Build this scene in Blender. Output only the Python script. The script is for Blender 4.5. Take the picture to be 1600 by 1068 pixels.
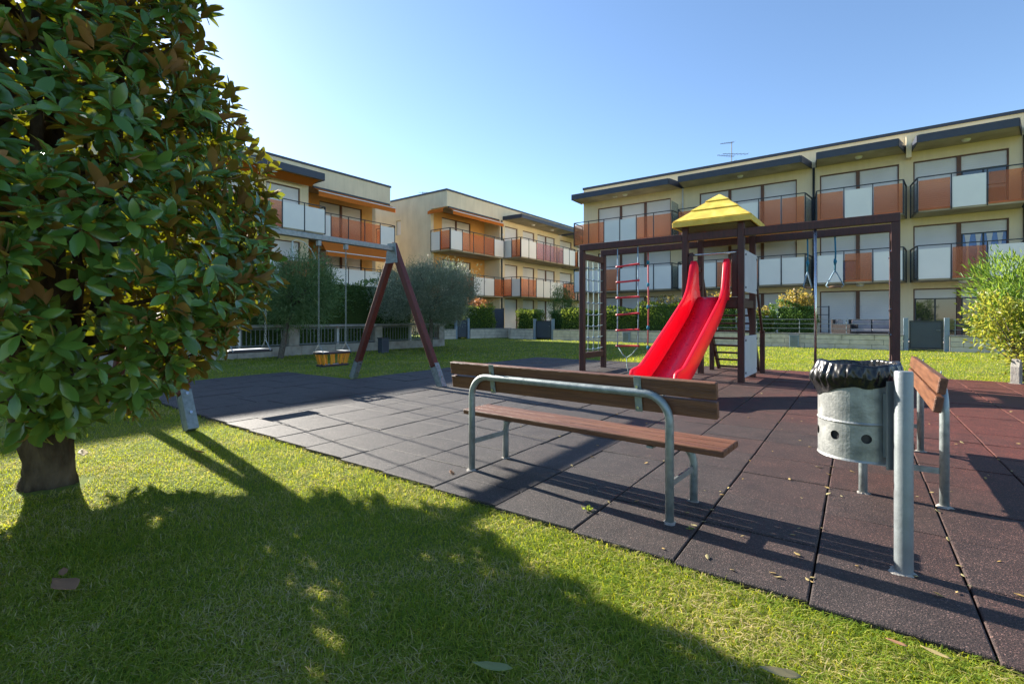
import bpy, math, random
import numpy as np
from mathutils import Vector, Matrix
R_ = math.radians
for o in list(bpy.data.objects): bpy.data.objects.remove(o)
scene = bpy.context.scene
COL = scene.collection
random.seed(7)

# ------------------------------------------------------------------ camera, sky, sun, exposure
EYE = 1.15
cam = bpy.data.cameras.new('camera'); cam.sensor_width = 36.0; cam.lens = 36.0 * 760 / 1600
cam.shift_y = -36.0 / 1600; cam.clip_start = 0.05; cam.clip_end = 3000
camo = bpy.data.objects.new('camera', cam); COL.objects.link(camo)
camo.location = (0, 0, EYE); camo.rotation_euler = (R_(90), 0, 0)
scene.camera = camo
scene.render.resolution_x, scene.render.resolution_y = 1024, 683

SUN_EL = R_(25.9)
SUN_AZ = math.atan2(-0.733, 0.680)            # measured from +Y towards +X
world = bpy.data.worlds.new('World'); scene.world = world; world.use_nodes = True
wn = world.node_tree.nodes; wl = world.node_tree.links
for n in list(wn): wn.remove(n)
sky = wn.new('ShaderNodeTexSky'); sky.sky_type = 'NISHITA'; sky.sun_disc = False
sky.sun_elevation = SUN_EL; sky.sun_rotation = SUN_AZ
sky.altitude = 150; sky.air_density = 1.0; sky.dust_density = 0.25; sky.ozone_density = 3.4
bg = wn.new('ShaderNodeBackground'); bg.inputs['Strength'].default_value = 0.072
wo = wn.new('ShaderNodeOutputWorld')
wl.new(sky.outputs[0], bg.inputs[0]); wl.new(bg.outputs[0], wo.inputs[0])
sl = bpy.data.lights.new('sun', 'SUN'); sl.energy = 4.3; sl.angle = R_(0.53); sl.color = (1.0, 0.93, 0.82)
so = bpy.data.objects.new('sun', sl); COL.objects.link(so)
sv = Vector((math.sin(SUN_AZ) * math.cos(SUN_EL), math.cos(SUN_AZ) * math.cos(SUN_EL), math.sin(SUN_EL)))
so.location = sv * 60; so.rotation_euler = (-sv).to_track_quat('-Z', 'Y').to_euler()
scene.view_settings.view_transform = 'Standard'; scene.view_settings.look = 'None'
scene.view_settings.exposure = 1.85; scene.view_settings.gamma = 1.0
scene.view_settings.use_curve_mapping = False
scene.render.engine = 'CYCLES'
scene.cycles.max_bounces = 8; scene.cycles.transparent_max_bounces = 12

# directions of the place: AX runs along the right-hand block, BX along the two others; SX/QX is the mat grid
AX = Vector((0.804, -0.5946, 0)); BX = Vector((0.5946, 0.804, 0))
SX = Vector((0.5792, 0.8152, 0)); QX = Vector((0.8152, -0.5792, 0))

# ------------------------------------------------------------------ materials
MATS = {}
def new_mat(name):
    m = bpy.data.materials.new(name); m.use_nodes = True
    for n in list(m.node_tree.nodes): m.node_tree.nodes.remove(n)
    MATS[name] = m
    return m, m.node_tree.nodes, m.node_tree.links
def ramp(nodes, stops):
    r = nodes.new('ShaderNodeValToRGB'); e = r.color_ramp.elements
    while len(e) < len(stops): e.new(0.5)
    for i, (p, c) in enumerate(stops): e[i].position = p; e[i].color = (*c, 1)
    return r
def surf(name, c1, c2=None, rough=0.6, scale=6.0, metal=0.0, bump=0.0, bscale=None, spec=0.5, detail=6.0, stretch=None, coat=0.0, c3=None, dist=0.02, streak=0.0):
    m, n, l = new_mat(name)
    out = n.new('ShaderNodeOutputMaterial'); p = n.new('ShaderNodeBsdfPrincipled')
    l.new(p.outputs[0], out.inputs[0])
    p.inputs['Roughness'].default_value = rough; p.inputs['Metallic'].default_value = metal
    p.inputs['Specular IOR Level'].default_value = spec; p.inputs['Coat Weight'].default_value = coat
    tc = n.new('ShaderNodeTexCoord'); mp = n.new('ShaderNodeMapping'); l.new(tc.outputs['Object'], mp.inputs[0])
    if stretch: mp.inputs['Scale'].default_value = stretch
    nz = n.new('ShaderNodeTexNoise'); nz.inputs['Scale'].default_value = scale; nz.inputs['Detail'].default_value = detail
    l.new(mp.outputs[0], nz.inputs['Vector'])
    c2 = c2 or tuple(x * 0.8 for x in c1)
    st = [(0.3, c2), (0.7, c1)] if c3 is None else [(0.25, c2), (0.5, c1), (0.75, c3)]
    r = ramp(n, st); l.new(nz.outputs[0], r.inputs[0]); l.new(r.outputs[0], p.inputs['Base Color'])
    if streak:
        ms = n.new('ShaderNodeMapping'); ms.inputs['Scale'].default_value = (1, 1, 0.07); l.new(tc.outputs['Object'], ms.inputs[0])
        ns = n.new('ShaderNodeTexNoise'); ns.inputs['Scale'].default_value = 5.5; ns.inputs['Detail'].default_value = 7; ns.inputs['Roughness'].default_value = 0.7; l.new(ms.outputs[0], ns.inputs['Vector'])
        rs = ramp(n, [(0.38, (1 - streak,) * 3), (0.58, (1, 1, 1))]); l.new(ns.outputs[0], rs.inputs[0])
        mm = n.new('ShaderNodeMix'); mm.data_type = 'RGBA'; mm.blend_type = 'MULTIPLY'; mm.inputs[0].default_value = 1.0
        l.new(r.outputs[0], mm.inputs[6]); l.new(rs.outputs[0], mm.inputs[7]); l.new(mm.outputs[2], p.inputs['Base Color'])
    mr = n.new('ShaderNodeMapRange'); mr.inputs['To Min'].default_value = max(0.02, rough - 0.12); mr.inputs['To Max'].default_value = min(1, rough + 0.12)
    l.new(nz.outputs[0], mr.inputs['Value']); l.new(mr.outputs[0], p.inputs['Roughness'])
    if bump:
        nb = n.new('ShaderNodeTexNoise'); nb.inputs['Scale'].default_value = bscale or scale * 6; nb.inputs['Detail'].default_value = 4
        l.new(mp.outputs[0], nb.inputs['Vector'])
        b = n.new('ShaderNodeBump'); b.inputs['Strength'].default_value = bump; b.inputs['Distance'].default_value = dist
        l.new(nb.outputs[0], b.inputs['Height']); l.new(b.outputs[0], p.inputs['Normal'])
    return m

surf('wall_cream', (0.86, 0.72, 0.49), (0.79, 0.65, 0.43), 0.9, 0.9, bump=0.25, bscale=60, stretch=(1, 1, 0.7), spec=0.2, streak=0.05)
surf('wall_grey', (0.82, 0.69, 0.49), (0.72, 0.60, 0.42), 0.9, 1.6, bump=0.25, bscale=60, stretch=(1, 1, 0.6), spec=0.2, streak=0.06)
surf('wall_awning_lit', (0.82, 0.44, 0.14), (0.74, 0.39, 0.12), 0.9, 1.5, bump=0.2, bscale=60, spec=0.2)  # yellow loggia plaster with the orange light of the awnings put into its colour
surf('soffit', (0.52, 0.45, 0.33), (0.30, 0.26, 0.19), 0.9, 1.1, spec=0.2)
surf('fascia', (0.045, 0.055, 0.08), (0.035, 0.04, 0.06), 0.5, 3)
surf('dark_metal', (0.03, 0.04, 0.05), (0.02, 0.025, 0.03), 0.45, 5)
surf('panel_white', (0.85, 0.82, 0.76), (0.79, 0.76, 0.71), 0.45, 1.2)
surf('brown_frame', (0.16, 0.075, 0.05), (0.12, 0.055, 0.04), 0.6, 4)
surf('white_paint', (0.74, 0.74, 0.72), (0.66, 0.66, 0.65), 0.5, 3)
surf('roof_felt', (0.2, 0.19, 0.18), None, 0.9, 2)
surf('stone_block', (0.62, 0.55, 0.44), (0.48, 0.42, 0.33), 0.95, 5, bump=0.6, bscale=25, c3=(0.70, 0.62, 0.50), spec=0.2)
surf('stone_dark', (0.36, 0.33, 0.28), (0.22, 0.20, 0.17), 0.95, 4, bump=0.7, bscale=22, c3=(0.45, 0.42, 0.36), spec=0.2)
surf('concrete', (0.38, 0.36, 0.32), (0.24, 0.22, 0.20), 0.95, 6, bump=0.4, bscale=50, spec=0.2)
surf('mortar', (0.20, 0.19, 0.17), None, 0.95, 9, spec=0.2)
surf('gate_slate', (0.06, 0.075, 0.095), (0.05, 0.06, 0.08), 0.5, 3)
surf('post_blue', (0.26, 0.32, 0.38), (0.21, 0.26, 0.31), 0.5, 3)
surf('rail_grey', (0.22, 0.25, 0.26), (0.16, 0.18, 0.19), 0.5, 6, metal=0.3)
surf('galvanised', (0.27, 0.31, 0.31), (0.19, 0.22, 0.22), 0.46, 24, metal=0.5, c3=(0.34, 0.38, 0.38), bump=0.08)
surf('galv_bin', (0.30, 0.31, 0.30), (0.17, 0.18, 0.18), 0.45, 14, metal=0.5, c3=(0.42, 0.43, 0.41), bump=0.12, detail=10)
surf('galv_post', (0.25, 0.28, 0.29), (0.20, 0.22, 0.23), 0.48, 12, metal=0.45, bump=0.06)
surf('chrome', (0.62, 0.63, 0.64), None, 0.25, 8, metal=1.0)
surf('wood_frame', (0.085, 0.030, 0.022), (0.045, 0.017, 0.013), 0.55, 7, bump=0.25, stretch=(4, 4, 0.6))
surf('wood_swing', (0.15, 0.036, 0.022), (0.085, 0.020, 0.013), 0.55, 7, bump=0.25, stretch=(4, 4, 0.6))
surf('wood_bench', (0.15, 0.058, 0.024), (0.07, 0.026, 0.012), 0.48, 5, bump=0.4, bscale=30, stretch=(0.5, 9, 9), c3=(0.20, 0.085, 0.038))
surf('roof_yellow', (0.74, 0.53, 0.07), (0.56, 0.39, 0.06), 0.65, 6, c3=(0.80, 0.61, 0.15), bump=0.15)
surf('slide_red', (0.82, 0.010, 0.045), (0.66, 0.012, 0.040), 0.36, 2.2, coat=0.15, spec=0.45)
surf('slide_bed', (0.78, 0.035, 0.11), (0.70, 0.028, 0.09), 0.30, 14, stretch=(1, 0.2, 1), spec=0.5)
surf('panel_play', (0.60, 0.62, 0.64), (0.52, 0.54, 0.57), 0.5, 4)
surf('rope_blue', (0.16, 0.30, 0.42), (0.30, 0.40, 0.46), 0.9, 60)
surf('rope_teal', (0.02, 0.16, 0.26), (0.03, 0.22, 0.33), 0.9, 60)
surf('rope_pale', (0.38, 0.50, 0.46), (0.28, 0.38, 0.35), 0.9, 40)
surf('rope_red', (0.45, 0.06, 0.07), (0.55, 0.16, 0.16), 0.85, 50)
surf('rung_red', (0.62, 0.035, 0.045), (0.5, 0.025, 0.03), 0.4, 9)
surf('plastic_black', (0.02, 0.02, 0.024), (0.03, 0.03, 0.035), 0.5, 9)
surf('plastic_yellow', (0.74, 0.36, 0.02), (0.66, 0.30, 0.02), 0.4, 5)
surf('umbrella_cloth', (0.62, 0.66, 0.64), (0.5, 0.54, 0.53), 0.9, 4, stretch=(6, 6, 0.5))
surf('wicker', (0.03, 0.025, 0.024), (0.05, 0.04, 0.04), 0.7, 30)
surf('cushion', (0.36, 0.34, 0.35), None, 0.95, 6)
surf('patio_paving', (0.36, 0.31, 0.26), (0.28, 0.24, 0.20), 0.9, 4)
surf('green_plastic', (0.02, 0.25, 0.08), None, 0.5, 5)
surf('bark', (0.065, 0.045, 0.027), (0.018, 0.013, 0.009), 0.95, 11, bump=1.0, bscale=26, c3=(0.13, 0.095, 0.06), spec=0.15, stretch=(1, 1, 0.4), dist=0.03)
surf('bark_grey', (0.17, 0.15, 0.12), (0.08, 0.07, 0.055), 0.95, 18, bump=0.8, bscale=30, spec=0.15)
surf('aerial', (0.05, 0.05, 0.055), None, 0.6, 5)
surf('mat_base', (0.012, 0.010, 0.009), (0.03, 0.022, 0.016), 0.98, 30, spec=0.05)
surf('rust', (0.24, 0.15, 0.09), (0.18, 0.11, 0.07), 0.9, 20)

def add_translucency(name, col, fac):
    nt = MATS[name].node_tree; out = [n for n in nt.nodes if n.type == 'OUTPUT_MATERIAL'][0]; src = out.inputs[0].links[0].from_socket
    t = nt.nodes.new('ShaderNodeBsdfTranslucent'); t.inputs[0].default_value = (*col, 1); mx = nt.nodes.new('ShaderNodeMixShader'); mx.inputs[0].default_value = fac
    nt.links.new(src, mx.inputs[1]); nt.links.new(t.outputs[0], mx.inputs[2]); nt.links.new(mx.outputs[0], out.inputs[0])
add_translucency('slide_red', (0.95, 0.03, 0.07), 0.35)
add_translucency('slide_bed', (0.95, 0.06, 0.14), 0.25)

def bag_mat():
    m, n, l = new_mat('bag_black')
    out = n.new('ShaderNodeOutputMaterial'); p = n.new('ShaderNodeBsdfPrincipled'); l.new(p.outputs[0], out.inputs[0])
    p.inputs['Base Color'].default_value = (0.010, 0.010, 0.012, 1); p.inputs['Roughness'].default_value = 0.27
    tc = n.new('ShaderNodeTexCoord'); nz = n.new('ShaderNodeTexNoise'); nz.inputs['Scale'].default_value = 16; nz.inputs['Detail'].default_value = 2
    mp = n.new('ShaderNodeMapping'); mp.inputs['Scale'].default_value = (1, 1, 0.5); l.new(tc.outputs['Object'], mp.inputs[0])
    l.new(mp.outputs[0], nz.inputs['Vector'])
    b = n.new('ShaderNodeBump'); b.inputs['Strength'].default_value = 0.35; b.inputs['Distance'].default_value = 0.03
    l.new(nz.outputs[0], b.inputs['Height']); l.new(b.outputs[0], p.inputs['Normal'])
bag_mat()

def shutter_mat():
    m, n, l = new_mat('shutter')
    out = n.new('ShaderNodeOutputMaterial'); p = n.new('ShaderNodeBsdfPrincipled'); l.new(p.outputs[0], out.inputs[0])
    p.inputs['Roughness'].default_value = 0.55
    tc = n.new('ShaderNodeTexCoord'); nz = n.new('ShaderNodeTexNoise'); nz.inputs['Scale'].default_value = 0.8
    l.new(tc.outputs['Object'], nz.inputs['Vector'])
    r = ramp(n, [(0.3, (0.66, 0.64, 0.63)), (0.7, (0.76, 0.74, 0.72))]); l.new(nz.outputs[0], r.inputs[0]); l.new(r.outputs[0], p.inputs['Base Color'])
    w = n.new('ShaderNodeTexWave'); w.bands_direction = 'Z'; w.inputs['Scale'].default_value = 3.2; w.inputs['Distortion'].default_value = 0
    l.new(tc.outputs['Object'], w.inputs['Vector'])
    b = n.new('ShaderNodeBump'); b.inputs['Strength'].default_value = 0.35; b.inputs['Distance'].default_value = 0.01
    l.new(w.outputs[0], b.inputs['Height']); l.new(b.outputs[0], p.inputs['Normal'])
shutter_mat()

def tinted(name, tcol, dcol, tw):
    m, n, l = new_mat(name)
    out = n.new('ShaderNodeOutputMaterial')
    t = n.new('ShaderNodeBsdfTransparent'); t.inputs[0].default_value = (*tcol, 1)
    p = n.new('ShaderNodeBsdfPrincipled'); p.inputs['Base Color'].default_value = (*dcol, 1); p.inputs['Roughness'].default_value = 0.12
    mx = n.new('ShaderNodeMixShader'); mx.inputs[0].default_value = 1 - tw
    l.new(t.outputs[0], mx.inputs[1]); l.new(p.outputs[0], mx.inputs[2]); l.new(mx.outputs[0], out.inputs[0])
tinted('acrylic_orange', (1.0, 0.72, 0.56), (0.85, 0.33, 0.16), 0.80)
tinted('acrylic_pink', (0.96, 0.78, 0.76), (0.62, 0.34, 0.32), 0.75)
tinted('acrylic_clear', (0.8, 0.85, 0.86), (0.3, 0.35, 0.36), 0.75)

def glass_mat():
    m, n, l = new_mat('window_glass')
    out = n.new('ShaderNodeOutputMaterial'); p = n.new('ShaderNodeBsdfPrincipled'); l.new(p.outputs[0], out.inputs[0])
    p.inputs['Base Color'].default_value = (0.02, 0.025, 0.028, 1); p.inputs['Roughness'].default_value = 0.03; p.inputs['Specular IOR Level'].default_value = 1.0
    p.inputs['Coat Weight'].default_value = 1.0; p.inputs['Coat Roughness'].default_value = 0.02
glass_mat()
surf('glass_blue', (0.05, 0.17, 0.46), (0.04, 0.14, 0.40), 0.14, 2, spec=0.8)

def cloth_trans(name, col, tr):
    m, n, l = new_mat(name)
    out = n.new('ShaderNodeOutputMaterial')
    d = n.new('ShaderNodeBsdfDiffuse'); d.inputs[0].default_value = (*col, 1)
    t = n.new('ShaderNodeBsdfTranslucent'); t.inputs[0].default_value = (*col, 1)
    mx = n.new('ShaderNodeMixShader'); mx.inputs[0].default_value = tr
    l.new(d.outputs[0], mx.inputs[1]); l.new(t.outputs[0], mx.inputs[2]); l.new(mx.outputs[0], out.inputs[0])
cloth_trans('awning_orange', (0.80, 0.27, 0.055), 0.45)

def leaf_mat(name, stops, trans=0.35, tcol=(0.35, 0.45, 0.03), rough=0.45, under=None, spec=0.4, under_frac=1.0):
    """leaf with its own upper colour spread, optional differently coloured underside, and light passing through"""
    m, n, l = new_mat(name)
    out = n.new('ShaderNodeOutputMaterial'); p = n.new('ShaderNodeBsdfPrincipled')
    p.inputs['Roughness'].default_value = rough; p.inputs['Specular IOR Level'].default_value = spec
    g = n.new('ShaderNodeNewGeometry'); r = ramp(n, stops)
    oi = n.new('ShaderNodeObjectInfo')
    ad = n.new('ShaderNodeMath'); ad.operation = 'ADD'; l.new(g.outputs['Random Per Island'], ad.inputs[0]); l.new(oi.outputs['Random'], ad.inputs[1])
    fr = n.new('ShaderNodeMath'); fr.operation = 'FRACT'; l.new(ad.outputs[0], fr.inputs[0]); l.new(fr.outputs[0], r.inputs[0])
    src = r.outputs[0]
    if under:
        mx = n.new('ShaderNodeMix'); mx.data_type = 'RGBA'
        fac = g.outputs['Backfacing']
        l.new(fac, mx.inputs[0]); l.new(r.outputs[0], mx.inputs[6]); mx.inputs[7].default_value = (*under, 1)
        src = mx.outputs[2]
        rm = n.new('ShaderNodeMapRange'); rm.inputs['To Min'].default_value = rough; rm.inputs['To Max'].default_value = 0.85
        l.new(fac, rm.inputs[0]); l.new(rm.outputs[0], p.inputs['Roughness'])
    l.new(src, p.inputs['Base Color'])
    t = n.new('ShaderNodeBsdfTranslucent'); t.inputs[0].default_value = (*tcol, 1)
    ms = n.new('ShaderNodeMixShader'); ms.inputs[0].default_value = trans
    l.new(p.outputs[0], ms.inputs[1]); l.new(t.outputs[0], ms.inputs[2]); l.new(ms.outputs[0], out.inputs[0])
    return m
leaf_mat('magnolia_leaf', [(0.0, (0.042, 0.11, 0.024)), (0.5, (0.060, 0.15, 0.032)), (0.88, (0.10, 0.21, 0.04)), (1.0, (0.18, 0.27, 0.05))], 0.14, (0.55, 0.58, 0.015), 0.21, under=(0.26, 0.125, 0.045), spec=0.5)
leaf_mat('olive_leaf', [(0.0, (0.16, 0.195, 0.13)), (0.6, (0.24, 0.275, 0.19)), (1.0, (0.38, 0.42, 0.31))], 0.3, (0.35, 0.4, 0.22), 0.55)
leaf_mat('olive_shoot', [(0.0, (0.20, 0.22, 0.12)), (1.0, (0.38, 0.36, 0.22))], 0.35, (0.5, 0.48, 0.25), 0.5)
leaf_mat('dark_leaf', [(0.0, (0.075, 0.15, 0.035)), (0.6, (0.115, 0.21, 0.048)), (1.0, (0.18, 0.28, 0.07))], 0.25, (0.14, 0.24, 0.03), 0.45)
leaf_mat('pine_leaf', [(0.0, (0.10, 0.18, 0.06)), (0.6, (0.145, 0.23, 0.08)), (1.0, (0.21, 0.30, 0.12))], 0.2, (0.1, 0.2, 0.05), 0.55)
leaf_mat('hedge_leaf', [(0.0, (0.09, 0.17, 0.028)), (0.6, (0.14, 0.24, 0.04)), (1.0, (0.24, 0.33, 0.065))], 0.35, (0.42, 0.50, 0.06), 0.35)
leaf_mat('gold_leaf', [(0.0, (0.13, 0.17, 0.03)), (0.5, (0.24, 0.23, 0.05)), (0.8, (0.33, 0.25, 0.07)), (1.0, (0.36, 0.13, 0.06))], 0.4, (0.65, 0.48, 0.10), 0.4)
leaf_mat('russet_leaf', [(0.0, (0.28, 0.09, 0.05)), (0.5, (0.30, 0.17, 0.06)), (1.0, (0.2, 0.22, 0.05))], 0.4, (0.6, 0.25, 0.09), 0.4)
leaf_mat('oleander_leaf', [(0.0, (0.05, 0.12, 0.02)), (0.6, (0.09, 0.18, 0.03)), (1.0, (0.16, 0.26, 0.05))], 0.4, (0.40, 0.55, 0.06), 0.4)
leaf_mat('yellow_leaf', [(0.0, (0.07, 0.13, 0.02)), (0.45, (0.15, 0.19, 0.03)), (0.85, (0.26, 0.25, 0.05)), (1.0, (0.36, 0.24, 0.05))], 0.38, (0.60, 0.60, 0.07), 0.4)
leaf_mat('litter_yellow', [(0.0, (0.36, 0.22, 0.06)), (0.5, (0.42, 0.32, 0.13)), (1.0, (0.34, 0.30, 0.15))], 0.1, (0.5, 0.35, 0.1), 0.7)
leaf_mat('litter_brown', [(0.0, (0.27, 0.13, 0.06)), (1.0, (0.34, 0.18, 0.09))], 0.05, (0.3, 0.2, 0.1), 0.8)
leaf_mat('litter_green', [(0.0, (0.20, 0.24, 0.07)), (1.0, (0.24, 0.27, 0.09))], 0.1, (0.3, 0.35, 0.1), 0.5)

def grass_mats():
    m, n, l = new_mat('grass_blade')
    out = n.new('ShaderNodeOutputMaterial'); p = n.new('ShaderNodeBsdfPrincipled'); p.inputs['Roughness'].default_value = 0.7; p.inputs['Specular IOR Level'].default_value = 0.12
    g = n.new('ShaderNodeNewGeometry')
    r = ramp(n, [(0.0, (0.10, 0.18, 0.024)), (0.42, (0.20, 0.275, 0.036)), (0.70, (0.31, 0.335, 0.065)), (0.86, (0.43, 0.375, 0.15)), (1.0, (0.55, 0.46, 0.26))])
    nz = n.new('ShaderNodeTexNoise'); nz.inputs['Scale'].default_value = 1.7; nz.inputs['Detail'].default_value = 4
    l.new(g.outputs['Position'], nz.inputs['Vector'])
    mr = n.new('ShaderNodeMapRange'); mr.inputs['From Min'].default_value = 0.35; mr.inputs['From Max'].default_value = 0.7; mr.inputs['To Min'].default_value = -0.22; mr.inputs['To Max'].default_value = 0.32
    l.new(nz.outputs[0], mr.inputs[0])
    ad = n.new('ShaderNodeMath'); l.new(g.outputs['Random Per Island'], ad.inputs[0]); l.new(mr.outputs[0], ad.inputs[1])
    l.new(ad.outputs[0], r.inputs[0]); l.new(r.outputs[0], p.inputs['Base Color'])
    t = n.new('ShaderNodeBsdfTranslucent')
    r2 = ramp(n, [(0.0, (0.46, 0.58, 0.006)), (0.72, (0.70, 0.69, 0.012)), (1.0, (0.76, 0.63, 0.15))]); l.new(ad.outputs[0], r2.inputs[0]); l.new(r2.outputs[0], t.inputs[0])
    ms = n.new('ShaderNodeMixShader'); ms.inputs[0].default_value = 0.45
    l.new(p.outputs[0], ms.inputs[1]); l.new(t.outputs[0], ms.inputs[2]); l.new(ms.outputs[0], out.inputs[0])
    # the turf sheet under the blades
    m, n, l = new_mat('turf')
    out = n.new('ShaderNodeOutputMaterial'); p = n.new('ShaderNodeBsdfPrincipled'); p.inputs['Roughness'].default_value = 0.95; p.inputs['Specular IOR Level'].default_value = 0.1
    g = n.new('ShaderNodeNewGeometry')
    nz = n.new('ShaderNodeTexNoise'); nz.inputs['Scale'].default_value = 1.3; nz.inputs['Detail'].default_value = 12; nz.inputs['Roughness'].default_value = 0.75
    l.new(g.outputs['Position'], nz.inputs['Vector'])
    r = ramp(n, [(0.3, (0.11, 0.12, 0.04)), (0.5, (0.16, 0.21, 0.045)), (0.68, (0.23, 0.26, 0.06))])
    l.new(nz.outputs[0], r.inputs[0]); l.new(r.outputs[0], p.inputs['Base Color'])
    nb = n.new('ShaderNodeTexNoise'); nb.inputs['Scale'].default_value = 60; nb.inputs['Detail'].default_value = 5; l.new(g.outputs['Position'], nb.inputs['Vector'])
    b = n.new('ShaderNodeBump'); b.inputs['Strength'].default_value = 1; b.inputs['Distance'].default_value = 0.03
    l.new(nb.outputs[0], b.inputs['Height']); l.new(b.outputs[0], p.inputs['Normal'])
    l.new(p.outputs[0], out.inputs[0])
grass_mats()

def rubber_mat():
    m, n, l = new_mat('rubber_tile')
    out = n.new('ShaderNodeOutputMaterial'); p = n.new('ShaderNodeBsdfPrincipled'); l.new(p.outputs[0], out.inputs[0])
    g = n.new('ShaderNodeNewGeometry'); oi = n.new('ShaderNodeObjectInfo')
    # worn grey towards the swings and along the lawn edge, red where the mat is newer: distance along the mat's width
    dt = n.new('ShaderNodeVectorMath'); dt.operation = 'DOT_PRODUCT'; dt.inputs[1].default_value = (QX.x + SX.x * 0.42, QX.y + SX.y * 0.42, 0)
    l.new(g.outputs['Position'], dt.inputs[0])
    nl = n.new('ShaderNodeTexNoise'); nl.inputs['Scale'].default_value = 0.8; nl.inputs['Detail'].default_value = 5; l.new(g.outputs['Position'], nl.inputs['Vector'])
    mm = n.new('ShaderNodeMath'); mm.operation = 'MULTIPLY_ADD'; mm.inputs[1].default_value = 2.4; l.new(nl.outputs[0], mm.inputs[0]); l.new(dt.outputs['Value'], mm.inputs[2])
    mo = n.new('ShaderNodeMath'); mo.operation = 'MULTIPLY_ADD'; mo.inputs[1].default_value = 0.9; l.new(oi.outputs['Random'], mo.inputs[0]); l.new(mm.outputs[0], mo.inputs[2])
    mr = n.new('ShaderNodeMapRange'); mr.inputs['From Min'].default_value = 0.3; mr.inputs['From Max'].default_value = 5.4; l.new(mo.outputs[0], mr.inputs[0])
    r = ramp(n, [(0.0, (0.042, 0.038, 0.036)), (0.4, (0.040, 0.030, 0.027)), (0.7, (0.052, 0.026, 0.021)), (1.0, (0.092, 0.026, 0.018))])
    l.new(mr.outputs[0], r.inputs[0])
    # crumb granules
    v = n.new('ShaderNodeTexVoronoi'); v.inputs['Scale'].default_value = 240; l.new(g.outputs['Position'], v.inputs['Vector'])
    sp = n.new('ShaderNodeSeparateColor'); l.new(v.outputs['Color'], sp.inputs[0])
    gr = ramp(n, [(0.0, (0.45, 0.45, 0.45)), (0.6, (1, 1, 1)), (0.9, (1.25, 1.2, 1.15)), (0.94, (2.6, 2.4, 2.3)), (1.0, (4.4, 4.2, 4.2))]); l.new(sp.outputs[0], gr.inputs[0])
    mx = n.new('ShaderNodeMix'); mx.data_type = 'RGBA'; mx.blend_type = 'MULTIPLY'; mx.inputs[0].default_value = 1.0
    l.new(r.outputs[0], mx.inputs[6]); l.new(gr.outputs[0], mx.inputs[7])
    # wear blotches
    nw = n.new('ShaderNodeTexNoise'); nw.inputs['Scale'].default_value = 5; nw.inputs['Detail'].default_value = 8; nw.inputs['Roughness'].default_value = 0.65; l.new(g.outputs['Position'], nw.inputs['Vector'])
    rw = ramp(n, [(0.3, (0.68, 0.68, 0.70)), (0.7, (1.3, 1.28, 1.25))]); l.new(nw.outputs[0], rw.inputs[0])
    mx2 = n.new('ShaderNodeMix'); mx2.data_type = 'RGBA'; mx2.blend_type = 'MULTIPLY'; mx2.inputs[0].default_value = 1.0
    l.new(mx.outputs[2], mx2.inputs[6]); l.new(rw.outputs[0], mx2.inputs[7]); l.new(mx2.outputs[2], p.inputs['Base Color'])
    p.inputs['Roughness'].default_value = 0.66; p.inputs['Specular IOR Level'].default_value = 0.42
    nb = n.new('ShaderNodeTexNoise'); nb.inputs['Scale'].default_value = 170; nb.inputs['Detail'].default_value = 3; l.new(g.outputs['Position'], nb.inputs['Vector'])
    b = n.new('ShaderNodeBump'); b.inputs['Strength'].default_value = 0.75; b.inputs['Distance'].default_value = 0.006
    l.new(nb.outputs[0], b.inputs['Height']); l.new(b.outputs[0], p.inputs['Normal'])
rubber_mat()

# ------------------------------------------------------------------ object helpers
def link(name, me, mat, parent=None, smooth=False):
    if mat is not None and not me.materials: me.materials.append(MATS[mat])
    o = bpy.data.objects.new(name, me); COL.objects.link(o)
    if parent is not None: o.parent = parent
    if smooth and len(me.polygons):
        me.polygons.foreach_set('use_smooth', np.ones(len(me.polygons), dtype=bool))
    return o
def tag(o, label=None, cat=None, group=None, kind=None):
    if label: o['label'] = label
    if cat: o['category'] = cat
    if group: o['group'] = group
    if kind: o['kind'] = kind
    return o
def thing(name, label, cat, loc=(0, 0, 0), rz=0.0, group=None):
    o = bpy.data.objects.new(name, None); COL.objects.link(o); o.empty_display_size = 0.2
    o.location = loc; o.rotation_euler = (0, 0, rz)
    return tag(o, label, cat, group)
def copy_tree(o, parent=None):
    c = o.copy(); COL.objects.link(c); c.parent = parent
    for ch in o.children: copy_tree(ch, c)
    return c

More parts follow.
